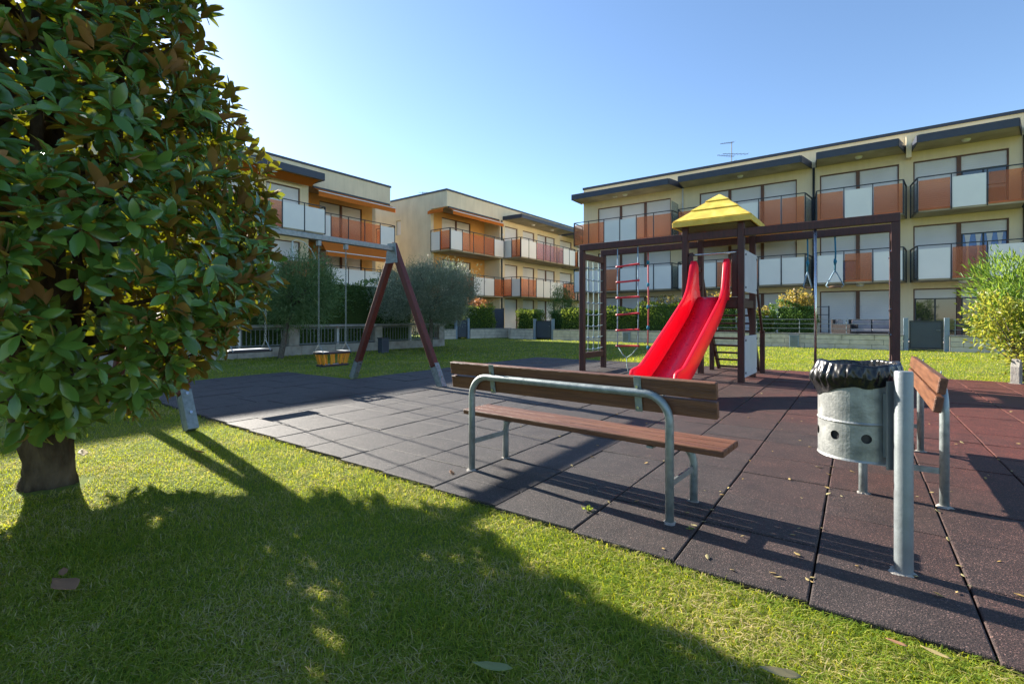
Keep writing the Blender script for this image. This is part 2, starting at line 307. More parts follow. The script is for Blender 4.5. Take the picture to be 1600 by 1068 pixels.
class MB:
    def __init__(s): s.v = []; s.f = []
    def add(s, vs, fs):
        b = len(s.v); s.v += [tuple(v) for v in vs]; s.f += [tuple(i + b for i in f) for f in fs]; return s
    def box(s, x0, x1, y0, y1, z0, z1):
        x0, x1 = min(x0, x1), max(x0, x1); y0, y1 = min(y0, y1), max(y0, y1)
        return s.add([(x0, y0, z0), (x1, y0, z0), (x1, y1, z0), (x0, y1, z0), (x0, y0, z1), (x1, y0, z1), (x1, y1, z1), (x0, y1, z1)],
                     [(3, 2, 1, 0), (4, 5, 6, 7), (0, 1, 5, 4), (1, 2, 6, 5), (2, 3, 7, 6), (3, 0, 4, 7)])
    def bar(s, p0, p1, w, h, up=(0, 0, 1)):
        p0 = Vector(p0); p1 = Vector(p1); d = (p1 - p0).normalized(); up = Vector(up)
        if abs(d.dot(up)) > 0.98: up = Vector((0, 1, 0))
        x = d.cross(up).normalized(); u = x.cross(d).normalized()
        c = [(-w / 2, -h / 2), (w / 2, -h / 2), (w / 2, h / 2), (-w / 2, h / 2)]
        vs = [p + x * a + u * b for p in (p0, p1) for a, b in c]
        return s.add(vs, [(0, 1, 2, 3), (7, 6, 5, 4), (1, 0, 4, 5), (2, 1, 5, 6), (3, 2, 6, 7), (0, 3, 7, 4)])
    def tube(s, pts, r, n=8, cap=True):
        pts = [Vector(p) for p in pts]; rs = r if isinstance(r, (list, tuple)) else [r] * len(pts)
        vs = []; fs = []; up = None
        for i, p in enumerate(pts):
            d = (pts[min(i + 1, len(pts) - 1)] - pts[max(i - 1, 0)]).normalized()
            if up is None:
                up = Vector((0, 0, 1)) if abs(d.z) < 0.9 else Vector((1, 0, 0))
            x = d.cross(up).normalized(); up = x.cross(d).normalized()
            for k in range(n):
                t = 2 * math.pi * k / n; vs.append(p + (x * math.cos(t) + up * math.sin(t)) * rs[i])
        m = len(pts)
        for i in range(m - 1):
            for k in range(n):
                k2 = (k + 1) % n; fs.append((i * n + k, i * n + k2, (i + 1) * n + k2, (i + 1) * n + k))
        if cap: fs += [tuple(range(n))[::-1], tuple((m - 1) * n + k for k in range(n))]
        return s.add(vs, fs)
    def prism(s, poly, f0, f1):
        """poly: list of 2-D points; f0, f1 map a 2-D point to the two end faces"""
        n = len(poly); vs = [f0(*p) for p in poly] + [f1(*p) for p in poly]
        fs = [tuple(range(n))[::-1], tuple(range(n, 2 * n))] + [(i, (i + 1) % n, n + (i + 1) % n, n + i) for i in range(n)]
        return s.add(vs, fs)
    def lathe(s, prof, n=24, cx=0, cy=0):
        vs = [(cx + r * math.cos(2 * math.pi * k / n), cy + r * math.sin(2 * math.pi * k / n), z) for r, z in prof for k in range(n)]
        fs = [(i * n + k, i * n + (k + 1) % n, (i + 1) * n + (k + 1) % n, (i + 1) * n + k) for i in range(len(prof) - 1) for k in range(n)]
        return s.add(vs, fs)
    def mesh(s, name='m'):
        me = bpy.data.meshes.new(name); me.from_pydata(s.v, [], s.f); me.update(); return me
    def build(s, name, mat, parent=None, bevel=0.0, smooth=False, seg=2):
        o = link(name, s.mesh(name), mat, parent, smooth)
        if bevel:
            b = o.modifiers.new('bevel', 'BEVEL'); b.width = bevel; b.segments = seg; b.limit_method = 'ANGLE'; b.angle_limit = R_(40)
        return o
def box(name, mat, parent, x0, x1, y0, y1, z0, z1, bevel=0.0): return MB().box(x0, x1, y0, y1, z0, z1).build(name, mat, parent, bevel)

def np_mesh(name, V, F, mat, parent=None, smooth=False, size=3):
    """V (n,3) float, F (m,size) int"""
    me = bpy.data.meshes.new(name); me.vertices.add(len(V)); me.vertices.foreach_set('co', V.astype(np.float32).ravel())
    m = len(F); me.loops.add(m * size); me.loops.foreach_set('vertex_index', F.astype(np.int32).ravel())
    me.polygons.add(m); me.polygons.foreach_set('loop_start', np.arange(0, m * size, size, dtype=np.int32))
    try: me.polygons.foreach_set('loop_total', np.full(m, size, dtype=np.int32))
    except Exception: pass
    me.update(calc_edges=True); me.validate()
    return link(name, me, mat, parent, smooth)

# ------------------------------------------------------------------ foliage helpers
def norm(a): return a / np.maximum(np.linalg.norm(a, axis=1, keepdims=True), 1e-9)
def small_leaves(name, P, D, L, W, mat, parent, rng, fold=0.25):
    """one folded four-vertex leaf at each point P along D"""
    n = len(P); D = norm(D); rnd = norm(rng.normal(size=(n, 3))); S = norm(np.cross(D, rnd)); N = np.cross(S, D)
    L = (L * rng.uniform(0.65, 1.25, n))[:, None]; W = (W * rng.uniform(0.7, 1.2, n))[:, None]
    V = np.stack([P, P + D * L * 0.5 - S * W * 0.5 + N * W * fold, P + D * L - N * L * 0.1, P + D * L * 0.5 + S * W * 0.5 + N * W * fold], 1).reshape(-1, 3)
    i = np.arange(n)[:, None] * 4
    F = np.concatenate([i + np.array([[0, 2, 1]]), i + np.array([[0, 3, 2]])], 1).reshape(-1, 3)
    return np_mesh(name, V, F, mat, parent)
def clumped(rng, centre, rad, n_clump, per, csz, shell=0.55, flat_bottom=None):
    """leaf points gathered in clumps inside an ellipsoid; returns points and outward directions"""
    c = norm(rng.normal(size=(n_clump, 3))) * (rng.uniform(shell ** 3, 1.0, n_clump) ** (1 / 3))[:, None]
    c *= (1 + 0.14 * np.sin(5 * c[:, :1] + 3 * c[:, 1:2]) + rng.normal(0, 0.05, (n_clump, 1)))
    C = c * np.array(rad) + np.array(centre)
    P = (C[:, None, :] + rng.normal(0, csz, (n_clump, per, 3))).reshape(-1, 3)
    D = norm((P - np.array(centre)) / np.array(rad)) + rng.normal(0, 0.55, P.shape)
    return P, D
def limb(pts, r0, r1, n=8):
    k = len(pts); return MB().tube(pts, [r0 + (r1 - r0) * i / (k - 1) for i in range(k)], n)

def tree(name, label, cat, base, crown_c, rad, leaf, n_clump, per, csz, L, W, tr, seed, lean=(0, 0), limbs=5, updir=0.2, droop=0.0, bark='bark_grey', group=None, shell=0.45):
    rng = np.random.default_rng(seed)
    t = thing(name, label, cat, base, 0, group)
    cz = crown_c[2]; top = Vector((crown_c[0] * 0.8, crown_c[1] * 0.8, cz - rad[2] * 0.35))
    tk = MB(); tk.tube([(0, 0, -0.15), (0.02, 0, 0.1), (top.x * 0.3 + 0.04, top.y * 0.4, top.z * 0.55), tuple(top)], [tr * 1.35, tr, tr * 0.85, tr * 0.6], 10)
    for k in range(limbs):
        a = 2 * math.pi * k / limbs + rng.uniform(-0.4, 0.4); e = Vector((crown_c[0] + rad[0] * 0.62 * math.cos(a), crown_c[1] + rad[1] * 0.62 * math.sin(a), cz + rad[2] * rng.uniform(-0.2, 0.6)))
        m = top.lerp(e, 0.5) + Vector((0, 0, rad[2] * 0.12))
        tk.tube([tuple(top - Vector((0, 0, 0.1))), tuple(m), tuple(e)], [tr * 0.55, tr * 0.3, tr * 0.1], 6)
    tk.build('trunk', bark, t, smooth=True)
    P, D = clumped(rng, crown_c, rad, n_clump, per, csz, shell)
    D[:, 2] += updir - droop
    small_leaves('crown', P, D, L, W, leaf, t, rng)
    return t

def hedge(name, label, p0, p1, thick, h, leaf, n, L, W, seed, cat='hedge', top_leaf=None, n_top=0, top_h=0.35, z0=0.0, wob=0.07):
    """clipped hedge from p0 to p1: leaves over the faces of a box and a twiggy core"""
    rng = np.random.default_rng(seed); p0 = Vector(p0); p1 = Vector(p1); ln = (p1 - p0).length; ang = math.atan2(p1.y - p0.y, p1.x - p0.x)
    t = thing(name, label, cat, (p0.x, p0.y, z0), ang)
    y = thick / 2
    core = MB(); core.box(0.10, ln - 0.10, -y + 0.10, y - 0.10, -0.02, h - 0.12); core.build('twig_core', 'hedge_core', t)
    area = [ln * h, ln * h, ln * thick, thick * h, thick * h]; pr = np.array(area) / sum(area)
    f = rng.choice(5, n, p=pr); u = rng.uniform(0, 1, n); v = rng.uniform(0, 1, n) ; inn = np.abs(rng.normal(0, 0.09, n)) - 0.05
    P = np.zeros((n, 3)); Dn = np.zeros((n, 3))
    for k in range(5):
        s = f == k
        if k == 0: P[s] = np.c_[u[s] * ln, -y + inn[s], v[s] * h]; Dn[s] = (0, -1, 0.3)
        if k == 1: P[s] = np.c_[u[s] * ln, y - inn[s], v[s] * h]; Dn[s] = (0, 1, 0.3)
        if k == 2: P[s] = np.c_[u[s] * ln, (v[s] - 0.5) * thick, h - inn[s]]; Dn[s] = (0, 0, 1)
        if k == 3: P[s] = np.c_[inn[s], (u[s] - 0.5) * thick, v[s] * h]; Dn[s] = (-1, 0, 0.3)
        if k == 4: P[s] = np.c_[ln - inn[s], (u[s] - 0.5) * thick, v[s] * h]; Dn[s] = (1, 0, 0.3)
    w = wob * (np.sin(P[:, :1] * 3.1 + seed) + np.sin(P[:, 2:] * 4.7 + P[:, :1] * 1.9)) ; P += Dn * w
    Dn = Dn + rng.normal(0, 0.6, Dn.shape)
    small_leaves('crown', P, Dn, L, W, leaf, t, rng)
    if top_leaf:
        m = n_top; nb = max(4, m // 14); bx = rng.uniform(0.05, ln - 0.05, nb); by = rng.uniform(-y, y, nb); bh = rng.uniform(0.3, 1.0, nb) * top_h
        k = rng.integers(0, nb, m); fr = rng.uniform(0, 1, m)
        P = np.c_[bx[k] + rng.normal(0, 0.035, m), by[k] + rng.normal(0, 0.035, m), h - 0.08 + fr * bh[k]]
        D = np.c_[rng.normal(0, 0.7, m), rng.normal(0, 0.7, m), rng.uniform(0.2, 1.2, m)]
        tag(small_leaves('young_shoots', P, D, L * 1.1, W * 1.1, top_leaf, t, rng), kind='stuff')
    return t
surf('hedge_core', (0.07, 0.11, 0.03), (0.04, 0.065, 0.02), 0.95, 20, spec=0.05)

# ------------------------------------------------------------------ ground and play mat
LAWN_Z = -0.032
g = MB(); NG = 24
ext = [-900, -300, -100, -40, -20, -10, -5, 0, 5, 10, 20, 40, 100, 300, 900]
gv = [(x, y + 5, LAWN_Z) for y in ext for x in ext]; ne = len(ext)
g.add(gv, [(j * ne + i, j * ne + i + 1, (j + 1) * ne + i + 1, (j + 1) * ne + i) for j in range(ne - 1) for i in range(ne - 1)])
tag(g.build('ground', 'turf'), 'green lawn turf spreading out to the garden walls', 'ground', kind='structure')

TW = 0.553
def qp(q, p, z=0.0): v = QX * q + SX * p; return (v.x, v.y, z)
def p_front(q): return 2.285 + 0.0455 * (0.39 - q)
Q_NOTCH, Q_LEFT, Q_RIGHT, P_BACK, P_NOTCH = -7.905, -10.117, 9.24, 12.43, 5.80
def in_mat(x, y, pad=0.0):
    q = x * QX.x + y * QX.y; p = x * SX.x + y * SX.y
    pf = 2.285 + 0.0455 * (0.39 - q)
    return (q > Q_LEFT - pad) & (q < Q_RIGHT) & (p > pf - pad) & (((q >= Q_NOTCH - pad) & (p < P_BACK + pad)) | (p < P_NOTCH + pad))
mb = MB()
outline = [qp(Q_LEFT, p_front(Q_LEFT)), qp(Q_RIGHT, p_front(Q_RIGHT)), qp(Q_RIGHT, P_BACK), qp(Q_NOTCH, P_BACK), qp(Q_NOTCH, P_NOTCH), qp(Q_LEFT, P_NOTCH)]
mb.add([(x, y, -0.024) for x, y, z in outline], [(0, 1, 2, 3, 4, 5)])
mat_o = mb.build('playground_mat', 'mat_base')
tag(mat_o, 'dark red and grey rubber tile mat under the playground equipment', 'play mat', kind='structure')
def tile_mesh(wx, ly, nm):
    m = MB(); a, b, c = wx / 2, ly / 2, 0.007
    vs = []
    for z, ins in ((-0.036, 0.0), (-0.007, 0.0), (-0.002, c * 0.4), (0.0, c)):
        vs += [(-a + ins, -b + ins, z), (a - ins, -b + ins, z), (a - ins, b - ins, z), (-a + ins, b - ins, z)]
    fs = [(12, 13, 14, 15)]
    for r in range(3):
        for k in range(4): k2 = (k + 1) % 4; fs.append((r * 4 + k, r * 4 + k2, r * 4 + 4 + k2, r * 4 + 4 + k))
    m.add(vs, fs); return m.mesh(nm)
tmesh = tile_mesh(TW - 0.007, TW - 0.005, 'tile'); tmesh.materials.append(MATS['rubber_tile'])
TANG = math.atan2(SX.y, SX.x) - math.pi / 2
tiles = []
rt = random.Random(11)
q = 0.39 + TW * 16; k = 0
while q > Q_LEFT + 0.05:
    qm = q - TW / 2; p = p_front(qm); pe = P_BACK if qm > Q_NOTCH else P_NOTCH
    first = TW + 0.02 if qm > -1.0 else TW * rt.choice((1.0, 0.62, 0.38, 0.8, 0.5))
    while p < pe - 0.05:
        ln = min(first, pe - p); first = TW
        if pe - p - ln < 0.1: ln = pe - p
        tiles.append((qm, p + ln / 2, ln)); p += ln
    q -= TW
def seen(q, p):
    v = QX * q + SX * p; d = v.y
    return d > 1.0 and abs(v.x) < 1.12 * d + 0.4
vis = sorted([t for t in tiles if seen(t[0], t[1])], key=lambda t: (QX * t[0] + SX * t[1]).length)
near = set(vis[:300]); rest = MB()
proto = tmesh.vertices; pv = [tuple(v.co) for v in proto]; pf = [tuple(f.vertices) for f in tmesh.polygons]
for t in tiles:
    qm, pm, ln = t; c = QX * qm + SX * pm; sy = (ln - 0.005) / (TW - 0.005)
    tx, ty, dz, rz = rt.uniform(-0.007, 0.007), rt.uniform(-0.007, 0.007), rt.uniform(-0.003, 0.003), rt.uniform(-0.008, 0.008)
    M = Matrix.Translation((c.x, c.y, dz)) @ Matrix.Rotation(TANG + rz, 4, 'Z') @ Matrix.Rotation(tx, 4, 'X') @ Matrix.Rotation(ty, 4, 'Y') @ Matrix.Diagonal((1, sy, 1, 1))
    if t in near:
        o = bpy.data.objects.new('tile', tmesh); COL.objects.link(o); o.parent = mat_o; o.matrix_local = M
    else: rest.add([M @ Vector(v) for v in pv], pf)
tag(rest.build('tile_field', 'rubber_tile', mat_o), kind='stuff')

# ------------------------------------------------------------------ building kit (local x along the facade, y inwards, z up)
def wall_mesh(x0, x1, z0, z1, holes, y=0.0, th=0.28):
    xs = sorted({x0, x1, *[h[0] for h in holes], *[h[1] for h in holes]}); zs = sorted({z0, z1, *[h[2] for h in holes], *[h[3] for h in holes]})
    xs = [x for x in xs if x0 <= x <= x1]; zs = [z for z in zs if z0 <= z <= z1]
    def solid(i, j):
        if i < 0 or j < 0 or i >= len(xs) - 1 or j >= len(zs) - 1: return False
        cx = (xs[i] + xs[i + 1]) / 2; cz = (zs[j] + zs[j + 1]) / 2
        return not any(h[0] < cx < h[1] and h[2] < cz < h[3] for h in holes)
    m = MB()
    for i in range(len(xs) - 1):
        for j in range(len(zs) - 1):
            if not solid(i, j): continue
            a, b, c, d = xs[i], xs[i + 1], zs[j], zs[j + 1]
            m.add([(a, y, c), (b, y, c), (b, y, d), (a, y, d)], [(0, 1, 2, 3)]); m.add([(a, y + th, c), (b, y + th, c), (b, y + th, d), (a, y + th, d)], [(3, 2, 1, 0)])
            if not solid(i - 1, j): m.add([(a, y, c), (a, y + th, c), (a, y + th, d), (a, y, d)], [(3, 2, 1, 0)])
            if not solid(i + 1, j): m.add([(b, y, c), (b, y + th, c), (b, y + th, d), (b, y, d)], [(0, 1, 2, 3)])
            if not solid(i, j - 1): m.add([(a, y, c), (b, y, c), (b, y + th, c), (a, y + th, c)], [(3, 2, 1, 0)])
            if not solid(i, j + 1): m.add([(a, y, d), (b, y, d), (b, y + th, d), (a, y + th, d)], [(0, 1, 2, 3)])
    return m
def window(B, x0, x1, z0, z1, n=1, y=0.0, shut=None, curtain=False, glass='window_glass'):
    """opening x0..x1: brown frame and posts, n leaves each with its roller shutter (shut = closed share) and glass behind"""
    x0, x1 = min(x0, x1), max(x0, x1)
    shut = shut or [1.0] * n; pw = 0.15; f = MB(); fr = 0.05
    f.box(x0 + 0.002, x0 + fr, y + 0.06, y + 0.2, z0, z1 - 0.002); f.box(x1 - fr, x1 - 0.002, y + 0.06, y + 0.2, z0, z1 - 0.002); f.box(x0 + fr, x1 - fr, y + 0.06, y + 0.2, z1 - fr, z1 - 0.002)
    w = (x1 - x0 - 2 * fr - (n - 1) * pw) / n
    for k in range(1, n): xx = x0 + fr + k * w + (k - 1) * pw; f.box(xx, xx + pw, y + 0.05, y + 0.2, z0, z1 - fr)
    F = f.build('window', 'brown_frame', B)
    for k in range(n):
        a = x0 + fr + k * (w + pw); b = a + w; zs = z1 - fr - (z1 - fr - z0) * shut[k]
        MB().box(a + 0.003, b - 0.003, y + 0.115, y + 0.14, zs, z1 - fr - 0.003).build('roller_shutter', 'shutter', F)
        if shut[k] < 0.98:
            MB().box(a + 0.003, b - 0.003, y + 0.17, y + 0.18, z0, zs - 0.002).build('pane', glass, F)
            s = MB(); s.box(a + 0.004, b - 0.004, y + 0.145, y + 0.168, zs - 0.05, zs - 0.004); s.box(a + 0.004, a + 0.06, y + 0.145, y + 0.168, z0, zs - 0.052); s.box((a + b) / 2 - 0.03, (a + b) / 2 + 0.03, y + 0.145, y + 0.168, z0, zs - 0.052)
            s.build('sash', 'dark_metal', F)
            if curtain:
                for s_ in (a + 0.12, (a + b) / 2 - 0.26, (a + b) / 2 + 0.1, b - 0.3):
                    pts = [(s_, zs - 0.06), (s_ + 0.2, zs - 0.06), (s_ + 0.12, zs - 0.7), (s_ + 0.2, z0 + 0.02), (s_, z0 + 0.02), (s_ + 0.07, zs - 0.7)]
                    MB().prism(pts, lambda u, v: (u, y + 0.161, v), lambda u, v: (u, y + 0.164, v)).build('curtain', 'white_paint', F)
    return F
PAN = {'W': 'panel_white', 'O': 'acrylic_orange', 'P': 'acrylic_pink', 'C': 'acrylic_clear'}
def panel_run(Bal, p0, p1, z0, z1, cols, posts=True):
    """a run of rail panels between two plan points, with posts and a handrail"""
    p0 = Vector((*p0, 0)); p1 = Vector((*p1, 0)); n = len(cols); d = (p1 - p0) / n; u = d.normalized()
    for k, c in enumerate(cols):
        a = p0 + d * k + u * 0.035; b = p0 + d * (k + 1) - u * 0.035
        MB().bar((a.x, a.y, (z0 + z1) / 2), (b.x, b.y, (z0 + z1) / 2), 0.018, z1 - z0).build('panel', PAN[c], Bal)
    for k in range(n + 1):
        a = p0 + d * k
        MB().bar((a.x, a.y, z0 - 0.06), (a.x, a.y, z1 + 0.13), 0.05, 0.035, up=u).build('post', 'dark_metal', Bal)
    MB().bar((p0.x, p0.y, z1 + 0.15), (p1.x, p1.y, z1 + 0.15), 0.06, 0.04).build('handrail', 'dark_metal', Bal)
def balcony(B, x0, x1, dep, zf, front, left=None, right=None, y=0.0, back=0.0, inset=0.22, slabmat='soffit'):
    """slab with its underside at zf-0.15; panels hang on the outside"""
    l = MB(); poly = [(x0, y + back), (x1, y + back), (x1 - (inset if right else 0), y - dep), (x0 + (inset if left else 0), y - dep)]
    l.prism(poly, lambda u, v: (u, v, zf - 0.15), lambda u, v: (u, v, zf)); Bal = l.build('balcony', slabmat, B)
    o = 0.04; z0, z1 = zf - 0.08, zf + 1.23
    fl = (poly[3][0] - o, poly[3][1] - o); fr = (poly[2][0] + o, poly[2][1] - o)
    panel_run(Bal, fl, fr, z0, z1, front)
    if left: panel_run(Bal, (x0 - o, y + back - 0.05), (fl[0], fl[1] + 0.06), z0, z1, left)
    if right: panel_run(Bal, (fr[0], fr[1] + 0.06), (x1 + o, y + back - 0.05), z0, z1, right)
    return Bal
def canopy(B, x0, x1, dep, z0, z1, il=0.22, ir=0.22, y=0.0, lamps=()):
    poly = [(x0, y + 0.02), (x1, y + 0.02), (x1 - ir, y - dep), (x0 + il, y - dep)]
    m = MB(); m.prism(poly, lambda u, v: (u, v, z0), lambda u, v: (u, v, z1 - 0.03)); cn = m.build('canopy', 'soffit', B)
    f = MB(); t = 0.04
    for a, b in ((poly[0], poly[3]), (poly[3], poly[2]), (poly[2], poly[1])):
        A_ = Vector((*a, 0)); B_ = Vector((*b, 0)); u = (B_ - A_).normalized(); nrm = Vector((u.y, -u.x, 0))
        if nrm.dot(Vector(((x0 + x1) / 2, y - dep / 2, 0)) - A_) > 0: nrm = -nrm
        A_ += nrm * (t / 2 + 0.004); B_ += nrm * (t / 2 + 0.004)
        f.bar((A_.x, A_.y, (z0 + z1) / 2 - 0.012), (B_.x, B_.y, (z0 + z1) / 2 - 0.012), t, z1 - z0 + 0.02)
    f.build('fascia', 'fascia', cn)
    for lx in lamps:
        MB().lathe([(0.0, z0 - 0.11), (0.10, z0 - 0.10), (0.15, z0 - 0.05), (0.16, z0 + 0.002)], 14, lx, y - dep * 0.5).build('ceiling_lamp', 'white_paint', cn, smooth=True)
    return cn
def awning(B, x0, x1, y0, z0, y1, z1, val=0.22, stripe=True):
    """cloth from (y0,z0) on the wall down to the front bar at (y1,z1) with a hanging valance"""
    m = MB(); m.add([(x0, y0, z0), (x1, y0, z0), (x1, y1, z1), (x0, y1, z1), (x0, y0, z0 - 0.012), (x1, y0, z0 - 0.012), (x1, y1, z1 - 0.012), (x0, y1, z1 - 0.012)],
                    [(0, 1, 2, 3), (7, 6, 5, 4), (0, 3, 7, 4), (2, 1, 5, 6)])
    m.box(x0, x1, y1 - 0.012, y1, z1 - val, z1 - 0.014); a = m.build('awning', 'awning_orange', B)
    b = MB(); b.box(x0 - 0.02, x1 + 0.02, y1 - 0.045, y1 - 0.014, z1 - 0.03, z1 + 0.02); b.build('front_bar', 'white_paint' if stripe else 'dark_metal', a)
    c = MB(); c.box(x0, x1, y0 - 0.01, y0 + 0.08, z0 + 0.005, z0 + 0.1); c.build('cassette', 'dark_metal', a)
    return a
def downpipe(B, x, y, z0, z1, mat='dark_metal', r=0.055): MB().tube([(x, y, z0), (x, y, z1)], r, 8).build('downpipe', mat, B, smooth=True)

FL = [0.28, 2.98, 5.98]                 # floor levels
HT = 10.0
# ---- right-hand block
P = AX * -15.70 + BX * 29.4
RB = thing('apartment_building', 'long cream apartment block behind the play tower on the right', 'building', (P.x, P.y, 0), math.atan2(AX.y, AX.x), 'three-storey apartment blocks')
bays = [(1.05, 5.91, 3), (7.60, 12.54, 3), (13.56, 16.74, 2), (17.26, 20.43, 2), (21.2, 24.4, 2), (25.1, 28.2, 2)]
tops = [2.55, 5.48, 8.47]
holes = []
spec = {(3, 2): [1.0, 0.26], (3, 1): [1.0, 0.19], (3, 0): [0.18, 0.18], (2, 1): [0.56, 1.0], (4, 2): [0.7, 1.0], (0, 1): [1.0, 0.9, 1.0]}
for bi, (x0, x1, n) in enumerate(bays):
    for fl in range(3):
        holes.append((x0, x1, FL[fl] + 0.02, tops[fl]))
wm = wall_mesh(0, 29.2, -0.05, 9.86, holes)
wm.box(0, 0.3, 0.282, 11, -0.05, 9.86); wm.box(28.9, 29.2, 0.282, 11, -0.05, 9.86); wm.box(0.302, 28.898, 10.7, 11, -0.05, 9.86)
wm.build('wall', 'wall_cream', RB)
rf = box('roof', 'roof_felt', RB, 0.02, 29.18, 0.02, 10.98, 9.70, 9.84)
m = MB(); m.box(-0.05, 29.25, -0.06, 0.30, 9.862, 10.0); m.box(-0.05, 0.30, 0.302, 11.05, 9.862, 10.0); m.box(28.95, 29.25, 0.302, 11.05, 9.862, 10.0); m.box(0.302, 28.948, 10.75, 11.05, 9.862, 10.0)
m.build('roof_edge', 'fascia', rf)
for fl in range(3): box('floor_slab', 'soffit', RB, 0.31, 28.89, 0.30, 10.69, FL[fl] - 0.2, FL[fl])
for bi, (x0, x1, n) in enumerate(bays):
    for fl in range(3):
        window(RB, x0, x1, FL[fl] + 0.02, tops[fl], n, shut=spec.get((bi, fl)), curtain=((bi, fl) == (3, 1)), glass='glass_blue' if (bi, fl) in ((3, 1), (2, 1)) else 'window_glass')
cols = {(0, 2): 'OOWWOO', (0, 1): 'WWOWWW', (1, 2): 'OWWWOO', (1, 1): 'WWOOWW', (2, 2): 'OWO', (2, 1): 'WOW', (3, 2): 'OWO', (3, 1): 'WOW', (4, 2): 'OWO', (4, 1): 'WOW', (5, 2): 'OWO', (5, 1): 'WOW'}
bx = [(0.0, 6.60), (6.72, 13.18), (13.42, 16.96), (17.2, 20.78), (21.0, 24.6), (24.85, 28.5)]
for bi, (x0, x1) in enumerate(bx):
    for fl in (1, 2): balcony(RB, x0, x1, 1.5, FL[fl], cols[(bi, fl)], left='C' , right='C', inset=0.16)
    canopy(RB, x0 - (0.12 if bi == 0 else 0), x1, 1.5, 8.93, 9.25, 0.06 if bi == 0 else 0.14, 0.32, lamps=((x0 + x1) / 2,))
for x in (13.30, 20.89): downpipe(RB, x, -0.075, 0.2, 8.9)
downpipe(RB, 6.66, -0.075, 0.2, 8.9, 'white_paint', 0.045)
for x in (17.08,): box('fin', 'wall_cream', RB, x - 0.10, x + 0.10, -0.45, -0.002, 8.6, 9.60)
box('privacy_screen', 'acrylic_clear', RB, 6.35, 6.38, -1.2, -0.02, 6.0, 8.0)
awning(RB, 7.4, 12.95, -1.30, 5.74, -1.64, 5.62, 0.58, False)
for x in (2.6, 15.2): box('outlet_box', 'white_paint', RB, x - 0.12, x + 0.12, -0.8, -0.6, 8.86, 8.93)
for x in (15.25, 18.9): MB().lathe([(0, 2.70), (0.12, 2.71), (0.16, 2.76), (0.16, 2.832)], 12, x, -0.75).build('ceiling_lamp', 'white_paint', RB, smooth=True)

